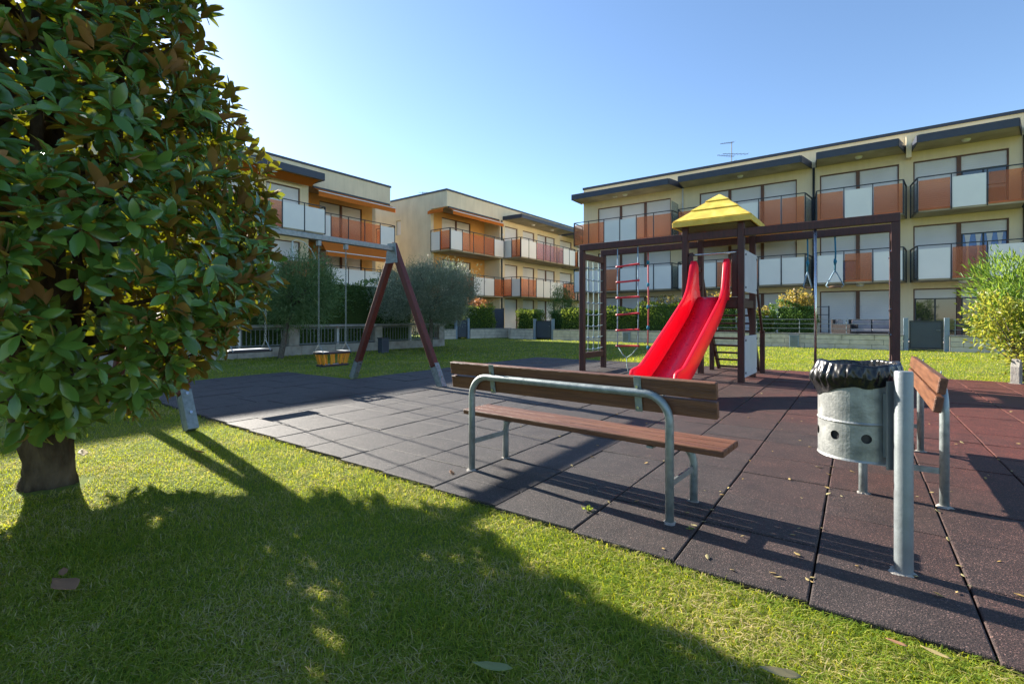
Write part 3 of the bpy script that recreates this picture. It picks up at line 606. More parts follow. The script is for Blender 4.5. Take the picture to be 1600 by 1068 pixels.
# ---- the two blocks that stand end-on behind the lawn: recessed corner loggias, then a canopied bay
def end_block(label, P, sx, L, wins, balc, side2, ground, awns):
    B = thing('apartment_building', label, 'building', (P.x, P.y, 0), math.atan2(BX.y, BX.x), 'three-storey apartment blocks')
    X = lambda x: sx * x
    rec = 1.54; LB = 5.85
    # parapet band and the far walls
    pm = MB(); pm.box(X(0), X(L), 0, 0.26, 8.79, 9.86); pm.box(X(0), X(0.26), 0.262, 12, 8.79, 9.86); pm.build('parapet', 'wall_grey', B)
    box('loggia_ceiling', 'soffit', B, X(0.262), X(LB + 0.1), 0.262, rec - 0.002, 8.79, 8.95)
    ew = MB()
    def endwall(y0, y1, z0, z1): ew.box(X(0), X(0.28), y0, y1, z0, z1)
    endwall(rec, 4.65, -0.05, 8.788); endwall(5.2, 12, -0.05, 8.788); endwall(4.652, 5.198, -0.05, 7.3); endwall(4.652, 5.198, 8.4, 8.788)
    ew.box(X(0.282), X(L), 11.72, 12, -0.05, 9.86); ew.box(X(L - 0.28), X(L), 0.262, 11.718, -0.05, 9.86)
    ew.build('end_wall', 'wall_grey', B)
    bw = box('bathroom_window', 'shutter', B, X(0.10), X(0.14), 4.66, 5.19, 7.31, 8.39)
    box('frame', 'wall_grey', bw, X(0.05), X(0.15), 4.655, 5.195, 7.302, 7.34)
    rf = box('roof', 'roof_felt', B, X(0.3), X(L - 0.3), 0.3, 11.7, 9.70, 9.80)
    m = MB(); m.box(X(-0.05), X(L + 0.05), -0.05, 0.28, 9.862, 9.98); m.box(X(-0.05), X(0.28), 0.282, 12.05, 9.862, 9.98); m.box(X(0.282), X(L + 0.05), 11.75, 12.05, 9.862, 9.98); m.build('roof_edge', 'fascia', rf)
    # loggia back wall with its shutters
    hs = [(min(X(a), X(b)), max(X(a), X(b)), FL[fl] + 0.02, FL[fl] + 2.45) for a, b in ((1.1, 4.2),) for fl in range(3)]
    wall_mesh(min(X(0.282), X(LB)), max(X(0.282), X(LB)), -0.05, 8.788, hs, rec).build('loggia_wall', 'wall_awning_lit', B)
    for fl in range(3): window(B, X(1.1), X(4.2), FL[fl] + 0.02, FL[fl] + 2.45, 2, rec)
    box('pier', 'wall_cream', B, X(LB + 0.002), X(LB + 0.35), 0.0, rec + 0.28, -0.05, 8.788)
    # main wall beyond
    hs = [(min(X(a), X(b)), max(X(a), X(b)), FL[fl] + 0.02, FL[fl] + 2.47) for a, b, n in wins for fl in range(3)]
    wall_mesh(min(X(LB + 0.352), X(L - 0.282)), max(X(LB + 0.352), X(L - 0.282)), -0.05, 8.788, hs, 0.0).build('wall', 'wall_cream', B)
    for a, b, n in wins:
        for fl in range(3): window(B, X(a), X(b), FL[fl] + 0.02, FL[fl] + 2.47, n)
    for fl in (1, 2):
        # loggia balcony, open at the corner
        cs, sc = balc[('log', fl)]
        lo, hi = min(X(0), X(LB)), max(X(0), X(LB))
        l = MB(); l.box(lo, hi, -0.35, rec - 0.002, FL[fl] - 0.2, FL[fl]); Bal = l.build('balcony', 'soffit', B)
        z0, z1 = FL[fl] - 0.1, FL[fl] + 1.16
        panel_run(Bal, (X(-0.04), -0.39), (X(LB), -0.39), z0, z1, cs); panel_run(Bal, (X(-0.04), rec - 0.06), (X(-0.04), -0.33), z0, z1, sc)
    for (a, b, key) in side2:
        lo, hi = min(X(a), X(b)), max(X(a), X(b))
        for fl in (1, 2):
            cs, sc = balc[(key, fl)]
            if sx < 0: cs = cs[::-1]
            balcony(B, lo, hi, 1.70 if sx > 0 else 1.27, FL[fl], cs, left=sc if sx > 0 else sc[::-1], right=sc[::-1] if sx > 0 else sc, inset=0.02, back=-0.004)
        canopy(B, lo, hi, 1.75 if sx > 0 else 1.27, 8.86, 9.14 if sx > 0 else 9.22, 0.02, 0.02, y=-0.022, lamps=(lo + (hi - lo) * 0.35, lo + (hi - lo) * 0.7))
    for (a, b, y0, z0, y1, z1, v) in awns: awning(B, min(X(a), X(b)), max(X(a), X(b)), y0, z0, y1, z1, v)
    return B, X
Pc = Vector((-4.425, 32.97, 0))
CB, Xc = end_block('cream apartment block in the centre with its blank grey side wall to the lawn', Pc, 1, 24.0, [(6.5, 8.2, 1), (8.95, 10.65, 1), (11.15, 14.0, 2), (14.9, 17.1, 1), (18.2, 21, 2)],
    {('log', 2): ('WOOOW', 'WO'), ('log', 1): ('OOWWO', 'OW'), ('b', 2): ('WWPPPPWW', 'WO'), ('b', 1): ('OOWWWWOO', 'OW'), ('c', 2): ('WWOOWW', 'WO'), ('c', 1): ('OOWWOO', 'OW')},
    [(6.26, 14.6, 'b'), (15.2, 22.5, 'c')], None,
    [(0.12, 5.7, -0.07, 8.70, -0.48, 8.46, 0.26)])
CB.scale = (1.08,) * 3; CB.location = (Pc.x * 1.08, Pc.y * 1.08, -0.092)
m = MB(); m.add([(-0.05, 0.02, 8.72), (-0.05, 1.5, 8.72), (-0.33, 1.5, 8.56), (-0.33, 0.02, 8.56)], [(0, 1, 2, 3)]); m.box(-0.342, -0.33, 0.02, 1.5, 8.36, 8.56); m.build('side_awning', 'awning_orange', CB)
awning(CB, 14.9, 18.4, -1.76, 8.72, -2.1, 8.62, 0.3)
downpipe(CB, 6.02, -0.08, 0.2, 8.8)
box('wall_lamp', 'white_paint', CB, 6.0, 6.1, -0.2, -0.01, 7.6, 7.75)
Pa = Vector((-8.10, 32.38, 0))
AB, Xa = end_block('cream apartment block on the left behind the swing with orange awnings', Pa, -1, 40.0, [(6.35, 8.25, 1), (8.55, 10.5, 1), (12.0, 15.0, 2), (17.0, 20.5, 2), (22.5, 26.0, 2), (28, 31.5, 2), (34, 37.5, 2)],
    {('log', 2): ('WOOOW', 'OO'), ('log', 1): ('WWWWW', 'WO'), ('b', 2): ('WWOOOOWW', 'WW'), ('b', 1): ('OOWWWWOO', 'WW'), ('c', 2): ('WWOOWW', 'WO'), ('c', 1): ('OOWWOO', 'OW')},
    [(5.66, 15.4, 'b'), (16.2, 26.6, 'c'), (27.4, 38.0, 'c')], None,
    [(0.1, 5.6, -0.07, 8.66, -0.62, 8.40, 0.30), (0.3, 5.4, -0.40, 5.72, -1.05, 4.98, 0.26)])
AB.scale = (1.085,) * 3; AB.location = (Pa.x * 1.085, Pa.y * 1.085, -0.098)
m = MB(); m.add([(-15.2, -1.12, 8.84), (-5.9, -1.12, 8.84), (-5.9, -0.35, 8.60), (-15.2, -0.35, 8.60)], [(0, 1, 2, 3)]); m.build('folded_awning', 'awning_orange', AB)

# ---- roof aerials (stand on the roofs)
def aerial(label, x, y, z, h, rz, arms):
    t = thing('roof_aerial', label, 'aerial', (x, y, z), rz, 'roof aerials'); MB().tube([(0, 0, 0), (0, 0, h)], 0.022, 6).build('mast', 'aerial', t)
    for (zz, ln, off, tilt) in arms:
        b = MB(); b.tube([(off - ln / 2, 0, zz - tilt), (off + ln / 2, 0, zz + tilt)], 0.014, 5)
        for k in range(7):
            xx = off - ln / 2 + ln * (k + 0.5) / 7; zt = zz - tilt + 2 * tilt * (k + 0.5) / 7; hw = 0.12 + 0.02 * k
            b.tube([(xx, -hw, zt), (xx, hw, zt)], 0.007, 4)
        b.build('antenna', 'aerial', t)
    return t
p = P + AX * 9.05 + BX * 1.4
aerial('tall television aerial with several arms on the right-hand roof', p.x, p.y, 9.84, 1.75, 0.2, [(1.66, 0.9, -0.3, 0.08), (1.05, 1.7, 0.25, 0.05), (0.9, 1.1, -0.4, 0.0), (0.55, 0.4, 0.0, 0.1)])
p = (Pc - AX * 3.4 + BX * 1.0) * 1.08
aerial('small tilted aerial on the centre block roof', p.x, p.y, 10.49, 0.75, 1.0, [(0.7, 0.9, 0.0, 0.1)])

# ------------------------------------------------------------------ garden walls, fences, gates, patio
pm = MB(); pts = [AX * s + BX * c for s, c in ((-17.0, 24.6), (13.5, 24.6), (13.5, 29.36), (-17.0, 29.36))]
pm.prism([(v.x, v.y) for v in pts], lambda x, y: (x, y, -0.05), lambda x, y: (x, y, 0.24))
tag(pm.build('patio', 'patio_paving'), 'paved terrace in front of the right-hand block', 'patio', kind='structure')
def block_wall(label, p0, p1, courses, bh, bl, th, mat, cap=None, seed=1):
    """low wall of laid blocks: each block its own piece over a mortar core"""
    p0 = Vector((*p0, 0)); p1 = Vector((*p1, 0)); ln = (p1 - p0).length; rr = random.Random(seed)
    t = thing('garden_wall', label, 'wall', (p0.x, p0.y, LAWN_Z), math.atan2(p1.y - p0.y, p1.x - p0.x), 'low stone garden walls')
    H = courses * bh; box('mortar_core', 'mortar', t, 0.015, ln - 0.015, -th / 2 + 0.012, th / 2 - 0.012, -0.1, H - 0.012)
    for c in range(courses):
        x = 0.0; off = rr.uniform(0.3, 0.9) * bl if c % 2 else bl
        while x < ln - 0.02:
            w = min(off, ln - x); off = bl * rr.uniform(0.85, 1.15); e = rr.uniform(0.0, 0.010)
            if ln - x - w < 0.15: w = ln - x
            b = MB(); b.box(x + 0.006, x + w - 0.006, -th / 2 - e, th / 2 + e, c * bh + 0.005, (c + 1) * bh - 0.005)
            b.build('block', mat, t, 0.008, seg=1); x += w
    if cap: box('coping', cap, t, -0.02, ln + 0.02, -th / 2 - 0.03, th / 2 + 0.03, H + 0.001, H + 0.045)
    return t, ln, H
WC = 23.3
def RW(s): v = AX * s + BX * WC; return (v.x, v.y)
def s_at(u, c=WC): r = (u - 800) / 760.0; d = c / (BX.x * r + BX.y); return d * (AX.x * r + AX.y)
S0, S1, S2, S3, S4, S5 = s_at(800), s_at(834), s_at(866), s_at(1411), s_at(1484), s_at(1700)
block_wall('short low block wall between the corner and the blue gate in the middle', RW(S0), RW(S1), 3, 0.185, 1.0, 0.26, 'stone_block', 'concrete', 3)
block_wall('long low block wall running behind the slide below the railing', RW(S2), RW(S3), 3, 0.185, 1.1, 0.26, 'stone_block', 'concrete', 4)
block_wall('low block wall to the right of the dark metal gate', RW(S4), RW(S5), 3, 0.185, 1.1, 0.26, 'stone_block', 'concrete', 5)
G0 = Vector((-4.05, 28.1, 0)); G1 = Vector((-0.15, 31.0, 0)); gd = (G1 - G0).normalized(); gl = (G1 - G0).length
q0, q1 = G0 + gd * 0.85, G0 + gd * 1.85
block_wall('stub of low block wall at the end of the stone balustrade', (G0.x, G0.y), (q0.x, q0.y), 3, 0.185, 0.9, 0.26, 'stone_block', 'concrete', 6)
block_wall('low block wall under the reddish hedge in front of the centre block', (q1.x, q1.y), (G1.x, G1.y), 3, 0.185, 1.0, 0.26, 'stone_block', 'concrete', 7)
e0 = Vector((*RW(S0), 0)); e1 = G1
block_wall('side return of the low block wall at the lawn corner', (e0.x, e0.y), (e1.x, e1.y), 3, 0.185, 1.0, 0.26, 'stone_block', None, 8)
def gate(label, p0, p1, ph, gh, group='garden gates', pw=0.14):
    p0 = Vector((*p0, 0)); p1 = Vector((*p1, 0)); ln = (p1 - p0).length
    t = thing('garden_gate', label, 'gate', (p0.x, p0.y, LAWN_Z), math.atan2(p1.y - p0.y, p1.x - p0.x), group)
    for x in (pw / 2, ln - pw / 2): MB().box(x - pw / 2, x + pw / 2, -pw / 2, pw / 2, -0.1, ph).build('gate_post', 'post_blue', t, 0.006)
    a, b = pw + 0.03, ln - pw - 0.03
    f = MB(); f.box(a, a + 0.05, -0.025, 0.025, 0.09, gh); f.box(b - 0.05, b, -0.025, 0.025, 0.09, gh); f.box(a + 0.051, b - 0.051, -0.025, 0.025, gh - 0.05, gh); f.box(a + 0.051, b - 0.051, -0.025, 0.025, 0.09, 0.14)
    lf = f.build('gate_leaf', 'dark_metal', t); box('infill_panel', 'gate_slate', lf, a + 0.052, b - 0.052, -0.008, 0.008, 0.142, gh - 0.052)
    h = MB(); h.box(b - 0.10, b - 0.075, -0.06, -0.026, 0.75, 0.80); h.bar((b - 0.19, -0.055, 0.775), (b - 0.07, -0.055, 0.775), 0.018, 0.018); h.build('handle', 'rail_grey', lf)
    return t
gate('slate blue gate beside the olive tree at the far end of the lawn', (q0.x + gd.x * 0.01, q0.y + gd.y * 0.01), (q1.x - gd.x * 0.01, q1.y - gd.y * 0.01), 1.22, 1.14)
gate('slate blue gate between clipped hedges left of the climbing net', RW(S1 + 0.01), RW(S2 - 0.01), 1.18, 1.08)
gate('dark slate gate seen between the bin and the tall right post', RW(S3 + 0.01), RW(S4 - 0.01), 1.22, 1.12)
def railing(label, s0, s1, z0, z1, c=WC, step=1.45):
    p = AX * s0 + BX * c; t = thing('railing', label, 'railing', (p.x, p.y, z0), math.atan2(AX.y, AX.x), 'garden wall railings'); L = s1 - s0; n = max(2, round(L / step))
    for k in range(n + 1): x = 0.04 + (L - 0.08) * k / n; MB().tube([(x, 0, 0.0), (x, 0, z1 - z0)], 0.016, 6).build('post', 'rail_grey', t)
    for f in (0.34, 0.68, 1.0): MB().tube([(0, 0, (z1 - z0) * f), (L, 0, (z1 - z0) * f)], 0.012, 6).build('rail', 'rail_grey', t)
    return t
railing('grey three-bar railing on the block wall behind the play tower', s_at(1120), S3 - 0.1, 0.568, 1.13)
railing('grey three-bar railing on the wall right of the dark gate', S4 + 0.1, S5 - 0.1, 0.568, 1.13)

# stone balustrade behind the swing
F0 = Vector((-3.06, 21.3, 0)); FLN = 16.0
ft = thing('stone_balustrade', 'stone wall with pillars, coping and metal bars behind the swing', 'wall', (F0.x, F0.y, LAWN_Z), math.atan2(-BX.y, -BX.x))
x = 0.0; rr = random.Random(5)
while x < FLN - 0.02:
    w = min(rr.uniform(0.7, 1.3), FLN - x); w = FLN - x if FLN - x - w < 0.2 else w
    MB().box(x + 0.004, x + w - 0.004, -0.17 - rr.uniform(0, 0.015), 0.17, -0.1, 0.31).build('base_stone', 'stone_dark', ft, 0.012, seg=1)
    MB().box(x + 0.003, x + w - 0.003, -0.22, 0.22, 0.905, 0.99).build('coping_stone', 'concrete', ft, 0.01, seg=1); x += w
pil = [0.0, 3.35, 6.7, 10.0, 13.2, 15.66]
for x in pil: MB().box(x, x + 0.34, -0.165, 0.165, 0.312, 0.903).build('pillar', 'stone_dark', ft, 0.015, seg=1)
for a, b in zip(pil[:-1], pil[1:]):
    a += 0.34; m = (a + b) / 2; MB().box(m - 0.04, m + 0.04, -0.05, 0.05, 0.312, 0.903).build('upright', 'white_paint', ft)
    for z in (0.36, 0.86): MB().box(a + 0.002, b - 0.002, 0.055, 0.085, z - 0.015, z + 0.015).build('rail', 'rail_grey', ft)
    n = int((b - a) / 0.13)
    for k in range(n):
        x = a + (b - a) * (k + 0.5) / n
        MB().box(x - 0.010, x + 0.010, 0.04, 0.054, 0.36, 0.86).build('bar', 'rail_grey', ft)

# hedges, shrubs and trees beyond the walls
fb = lambda t, o: tuple(F0 - BX * t - AX * o)
hedge('hedge', 'dark leafy hedge rising behind the stone balustrade', fb(1.0, 1.3), fb(15.5, 1.3), 1.2, 2.55, 'dark_leaf', 9000, 0.12, 0.06, 21, wob=0.12)
rl = lambda s, c: tuple(AX * s + BX * c)
hedge('hedge', 'short clipped hedge left of the middle gate', rl(S0 + 0.1, 24.1), rl(S1 - 0.15, 24.1), 0.9, 1.62, 'hedge_leaf', 3600, 0.10, 0.06, 22)
hedge('hedge', 'lower clipped hedge in shade just behind the middle gate', rl(S1 - 0.1, 25.5), rl(S2 + 0.1, 25.5), 0.8, 1.58, 'dark_leaf', 2200, 0.09, 0.05, 23)
hedge('hedge', 'long clipped hedge behind the climbing net', rl(S2 + 0.25, 24.1), rl(s_at(1000, 24.1), 24.1), 0.9, 1.62, 'hedge_leaf', 8000, 0.10, 0.06, 24)
hedge('hedge', 'taller hedge with russet and gold shoots behind the slide', rl(s_at(1003, 24.2), 24.2), rl(s_at(1150, 24.2), 24.2), 1.0, 1.9, 'hedge_leaf', 6500, 0.10, 0.055, 25, top_leaf='gold_leaf', n_top=900, top_h=0.62)
hedge('shrub', 'golden tipped photinia shrub right of the play tower', rl(s_at(1214, 24.4), 24.4), rl(s_at(1273, 24.4), 24.4), 1.1, 1.75, 'dark_leaf', 3600, 0.11, 0.06, 26, 'shrub', 'gold_leaf', 900, 0.8, wob=0.1)
hedge('shrub', 'low leafy shrub partly behind the play tower ladder', rl(s_at(1180, 24.4), 24.4), rl(s_at(1207, 24.4), 24.4), 0.9, 1.35, 'hedge_leaf', 1800, 0.11, 0.06, 27, 'shrub', 'gold_leaf', 250, 0.5)
gq = lambda t, o: tuple(G0 + gd * t + Vector((-gd.y, gd.x, 0)) * o)
hedge('hedge', 'hedge with reddish shoots beside the olive tree crown', gq(1.95, 0.9), gq(4.0, 0.9), 0.9, 1.95, 'hedge_leaf', 4200, 0.12, 0.06, 28, 'hedge', 'russet_leaf', 600, 0.65)
hedge('hedge', 'dark hedge filling the gap behind the left blue gate', gq(-0.6, 1.0), gq(1.75, 1.0), 0.9, 1.75, 'dark_leaf', 2600, 0.12, 0.06, 29)
sp = G0 + gd * 4.05 + Vector((-gd.y, gd.x, 0)) * 1.2
t = thing('screen_panel', 'dark blue screen panel between two hedges in the centre', 'screen', (sp.x, sp.y, LAWN_Z), math.atan2(gd.y, gd.x))
box('panel', 'gate_slate', t, 0.06, 1.15, -0.02, 0.02, 0.1, 1.85); box('post', 'dark_metal', t, 0.0, 0.058, -0.04, 0.04, -0.1, 1.9); box('post', 'dark_metal', t, 1.152, 1.21, -0.04, 0.04, -0.1, 1.9)
tree('olive_tree', 'grey-green olive tree with a broad round crown by the balustrade', 'tree', (-3.1, 18.4, LAWN_Z), (0.0, 0.0, 2.12), (1.85, 1.8, 1.08), 'olive_leaf', 620, 62, 0.15, 0.105, 0.022, 0.085, 31, limbs=7, updir=0.45, shell=0.35)
rng = np.random.default_rng(5)
olive = [o for o in bpy.data.objects if o.name.startswith('olive_tree')][0]
Pv = []; Dv_ = []
for k in range(120):          # upright pale water-shoots over the olive crown
    a = rng.uniform(0, 6.28); r = 1.55 * math.sqrt(rng.uniform(0, 1)); x0 = r * math.cos(a); y0 = r * math.sin(a); zb = 2.12 + 1.0 * math.sqrt(max(0, 1 - (r / 1.85) ** 2)); ln_ = rng.uniform(0.12, 0.62); tx, ty = rng.normal(0, 0.15, 2)
    for j in range(14): f = j / 13; Pv.append((x0 + tx * ln_ * f, y0 + ty * ln_ * f, zb - 0.1 + ln_ * f)); Dv_.append((rng.normal(0, 0.6), rng.normal(0, 0.6), 0.9))
tag(small_leaves('young_shoots', np.array(Pv), np.array(Dv_), 0.075, 0.022, 'olive_shoot', olive, rng), kind='stuff')
tree('conifer_tree', 'dark feathery young tree behind the empty swing seat', 'tree', (-6.95, 14.6, LAWN_Z), (0.45, 0.1, 2.0), (1.25, 1.1, 0.98), 'pine_leaf', 230, 62, 0.16, 0.14, 0.020, 0.085, 32, limbs=9, droop=0.1, shell=0.25)
p = AX * s_at(878, 26.8) + BX * 26.8
tree('shrub', 'dark pointed evergreen bush standing above the clipped hedge', 'shrub', (p.x, p.y, LAWN_Z), (0, 0, 2.0), (0.72, 0.72, 1.35), 'dark_leaf', 150, 34, 0.15, 0.10, 0.03, 0.05, 33, updir=0.9, shell=0.3)
p = Pa - BX * 3 - AX * 16
tree('cypress_tree', 'tip of a dark tree just showing over the left roof', 'tree', (p.x, p.y, LAWN_Z), (0, 0, 9.4), (1.0, 1.0, 4.2), 'dark_leaf', 300, 30, 0.2, 0.28, 0.09, 0.16, 34, updir=0.8)

# ------------------------------------------------------------------ play tower with slide, ladder and climbing frame
A0 = Vector((1.562, 10.79, 0)); ANG = math.atan2(AX.y, AX.x)
PT = thing('play_tower', 'brown wooden play tower with yellow pyramid roof and climbing frame arms', 'play tower', tuple(A0), ANG)
def loc2w(x, y, z=0.0): v = A0 + AX * x + BX * y; return (v.x, v.y, z)
D_ = 1.05; pw = 0.11; XL, XR, XE = 2.25, 3.25, 5.46; ZB0, ZB1 = 2.65, 2.79
for (x, y, h) in ((0, 0, ZB0), (0, D_, ZB0), (XL, 0, 2.93), (XR, 0, 2.93), (XL, D_, 2.93), (XR, D_, 2.93), (XE, 0, ZB0), (XE, D_, ZB0)):
    p = MB(); p.box(x - pw / 2, x + pw / 2, y - pw / 2, y + pw / 2, -0.03, h - 0.002); po = p.build('post', 'wood_frame', PT, 0.008)
    if (x, y) in ((0, 0), (XE, 0), (XE, D_)):
        for z in (0.45, 0.9, 1.3, 1.75, 2.2): MB().tube([(x - pw / 2 - 0.012, y, z), (x - pw / 2 + 0.002, y, z)], 0.016, 8).build('bolt', 'chrome', po)
for y in (0, D_):
    for a, b in ((-pw / 2, XL - pw / 2 - 0.002), (XL + pw / 2 + 0.002, XR - pw / 2 - 0.002), (XR + pw / 2 + 0.002, XE + pw / 2)):
        MB().box(a, b, y - 0.048, y + 0.048, ZB0, ZB1).build('beam', 'wood_frame', PT, 0.008)
for x in (0, XE):
    MB().box(x - 0.04, x + 0.04, pw / 2 + 0.002, D_ - pw / 2 - 0.002, 2.47, 2.60).build('crossbar', 'wood_frame', PT, 0.006)
MB().box(-0.04, 0.04, pw / 2 + 0.002, D_ - pw / 2 - 0.002, 0.27, 0.40).build('crossbar', 'wood_frame', PT, 0.006)
# tower: platform planks, rails, boards
for k in range(7):
    y0 = -0.05 + k * (D_ + 0.1) / 7; MB().box(XL + 0.06, XR - 0.06, y0 + 0.005, y0 + (D_ + 0.1) / 7 - 0.005, 1.51, 1.55).build('platform_plank', 'wood_frame', PT, 0.003, seg=1)
for y in (0.0, D_): MB().box(XL + 0.058, XR - 0.058, y - 0.03, y + 0.03, 1.36, 1.505).build('joist', 'wood_frame', PT, 0.004)
for x in (XL, XR): MB().box(x - 0.03, x + 0.03, 0.06, D_ - 0.06, 1.36, 1.505).build('joist', 'wood_frame', PT, 0.004)
MB().tube([(XL + 0.05, -0.02, 2.37), (XR - 0.05, -0.02, 2.37)], 0.018, 10).build('handrail', 'chrome', PT, smooth=True)
for a, b in ((XL + 0.06, XL + 0.15), (XR - 0.16, XR - 0.06)): MB().box(a, b, -0.03, 0.015, 1.56, 2.42).build('board', 'wood_frame', PT, 0.005)
for z0, z1 in ((1.64, 2.40), (0.09, 0.84)):
    pn = MB().box(XR + 0.058, XR + 0.073, -0.03, D_ + 0.03, z0, z1).build('side_panel', 'panel_play', PT, 0.004); pn['label'] = 'pale grey play panel on the side of the tower'
    for y in (0.0, D_):
        for z in (z0 + 0.08, z1 - 0.08): MB().tube([(XR + 0.07, y, z), (XR + 0.085, y, z)], 0.02, 8).build('bolt', 'plastic_black', pn)
for z in (2.18, 1.80): MB().box(XL - 0.02, XL + 0.02, 0.06, D_ - 0.06, z - 0.045, z + 0.045).build('guard_rail', 'wood_frame', PT, 0.005)
MB().bar((XL + 0.05, 0.02, 1.0), (XL + 0.05, D_ - 0.02, 1.34), 0.05, 0.07).build('brace', 'wood_frame', PT, 0.004)
# roof: four hips, three overlapping boards each, on rafters
cx, cy = (XL + XR) / 2, D_ / 2 - 0.01; hw, ze, zt = 0.678, 2.905, 3.60
rm = MB(); rm.box(cx - hw + 0.03, cx + hw - 0.03, cy - hw + 0.03, cy + hw - 0.03, ze - 0.0, ze + 0.03); roof = rm.build('roof', 'wood_frame', PT)
for (dx, dy) in ((0, -1), (1, 0), (0, 1), (-1, 0)):
    px, py = -dy, dx
    for k, (f0, f1) in enumerate(((0.0, 0.40), (0.38, 0.72), (0.70, 0.985))):
        def pt(f, s, lift): w = hw * (1 - f); return (cx + dx * w + px * w * s + dx * lift * 0.45, cy + dy * w + py * w * s + dy * lift * 0.45, ze + 0.095 + (zt - ze - 0.095) * f + lift * 0.9)
        l0, l1 = 0.030, 0.006; b = MB()
        vs = [pt(f0, -1, l0), pt(f0, 1, l0), pt(f1, 1, l1), pt(f1, -1, l1), pt(f0, -1, -0.02), pt(f0, 1, -0.02), pt(f1, 1, -0.035), pt(f1, -1, -0.035)]
        b.add(vs, [(0, 1, 2, 3), (7, 6, 5, 4), (1, 0, 4, 5), (3, 2, 6, 7), (0, 3, 7, 4), (2, 1, 5, 6)]); b.build('roof_board', 'roof_yellow', roof)
    w = hw + 0.012; fb_ = MB(); fb_.bar((cx + dx * w - px * w, cy + dy * w - py * w, ze + 0.05), (cx + dx * w + px * w, cy + dy * w + py * w, ze + 0.05), 0.028, 0.10); fb_.build('eaves_board', 'roof_yellow', roof, 0.004)
# ladder
def lad(y): return 1.50 - (y - 1.12) * 1.52 / 1.25
for x in (XL + 0.06, XR - 0.10): MB().bar((x, 1.12, 1.50), (x, 2.36, -0.01), 0.05, 0.13, up=(0, 1, 0.5)).build('ladder_stringer', 'wood_frame', PT, 0.005)
for k in range(9):
    y = 1.20 + 1.08 * k / 8; z = lad(y) - 0.02; MB().box(XL + 0.086, XR - 0.126, y - 0.05, y + 0.05, z - 0.02, z + 0.02).build('ladder_tread', 'wood_frame', PT, 0.004)
for x in (XL + 0.0, XR + 0.03):
    MB().box(x - 0.045, x + 0.045, 1.90, 1.99, -0.03, 0.90).build('rail_post', 'wood_frame', PT, 0.005)
    MB().bar((x, 1.93, 0.86), (x, 1.06, 2.22), 0.04, 0.075, up=(0, 1, 0.5)).build('hand_rail', 'wood_frame', PT, 0.004)
# climbing net between the two left posts
nm = MB()
for y in (0.26, 0.525, 0.79): nm.tube([(0, y, 0.40), (0.012, y, 1.4), (0, y, 2.47)], 0.012, 6)
for k in range(8):
    z = 0.46 + 0.262 * k; nm.tube([(0, 0.05, z + 0.02), (0.01, 0.26, z), (0.008, 0.525, z - 0.01), (0.01, 0.79, z), (0, 1.0, z + 0.02)], 0.012, 6)
net = nm.build('climbing_net', 'rope_pale', PT, smooth=True)
for k in range(8):
    for y in (0.26, 0.525, 0.79): z = 0.46 + 0.262 * k; MB().tube([(0.005, y - 0.028, z), (0.005, y, z + 0.004), (0.005, y + 0.028, z)], [0.015, 0.028, 0.015], 8).build('knot', 'rope_blue', net, smooth=True)
MB().tube([(4.40, -0.02, -0.03), (4.40, -0.02, ZB0 + 0.01)], 0.021, 12).build('sliding_pole', 'chrome', PT, smooth=True)
# slide
sx0, hwid = (XL + XR) / 2 - 0.02, 0.305
bed = [(0.0, 1.565), (0.14, 1.56), (0.26, 1.50), (0.40, 1.36), (0.62, 1.20), (1.0, 1.005), (1.6, 0.70), (2.2, 0.41), (2.5, 0.29), (2.75, 0.25), (3.05, 0.24)]
rim = [(-0.02, 2.17), (0.03, 2.24), (0.10, 2.25), (0.17, 2.17), (0.24, 2.02), (0.32, 1.86), (0.44, 1.68), (0.62, 1.52), (1.0, 1.325), (1.6, 1.02), (2.2, 0.72), (2.62, 0.515), (2.74, 0.47), (2.9, 0.455), (3.03, 0.43), (3.07, 0.36)]
def interp(tab, s):
    for (a, za), (b, zb) in zip(tab[:-1], tab[1:]):
        if s <= b: return za + (zb - za) * max(0, s - a) / (b - a)
    return tab[-1][1]
st = sorted({*[a for a, z in rim], *[max(a, -0.02) for a, z in bed], 0.8, 1.3, 1.9, 2.4})
SL = MB(); vs = []; fs = []; n = 4
for s in st: zb = interp(bed, s); yy = -s * 0.99 - 0.03; vs += [(sx0 - hwid + 0.075, yy, zb), (sx0, yy, zb - 0.006), (sx0 + hwid - 0.075, yy, zb), (sx0, yy, zb - 0.03)]
for i in range(len(st) - 1):
    a, b = i * 4, i * 4 + 4; fs += [(a, a + 1, b + 1, b), (a + 1, a + 2, b + 2, b + 1), (a + 3, a, b, b + 3), (a + 2, a + 3, b + 3, b + 2)]
SL.add(vs, fs); slide = SL.build('slide', 'slide_bed', PT, smooth=True); slide['label'] = 'bright red slide chute'
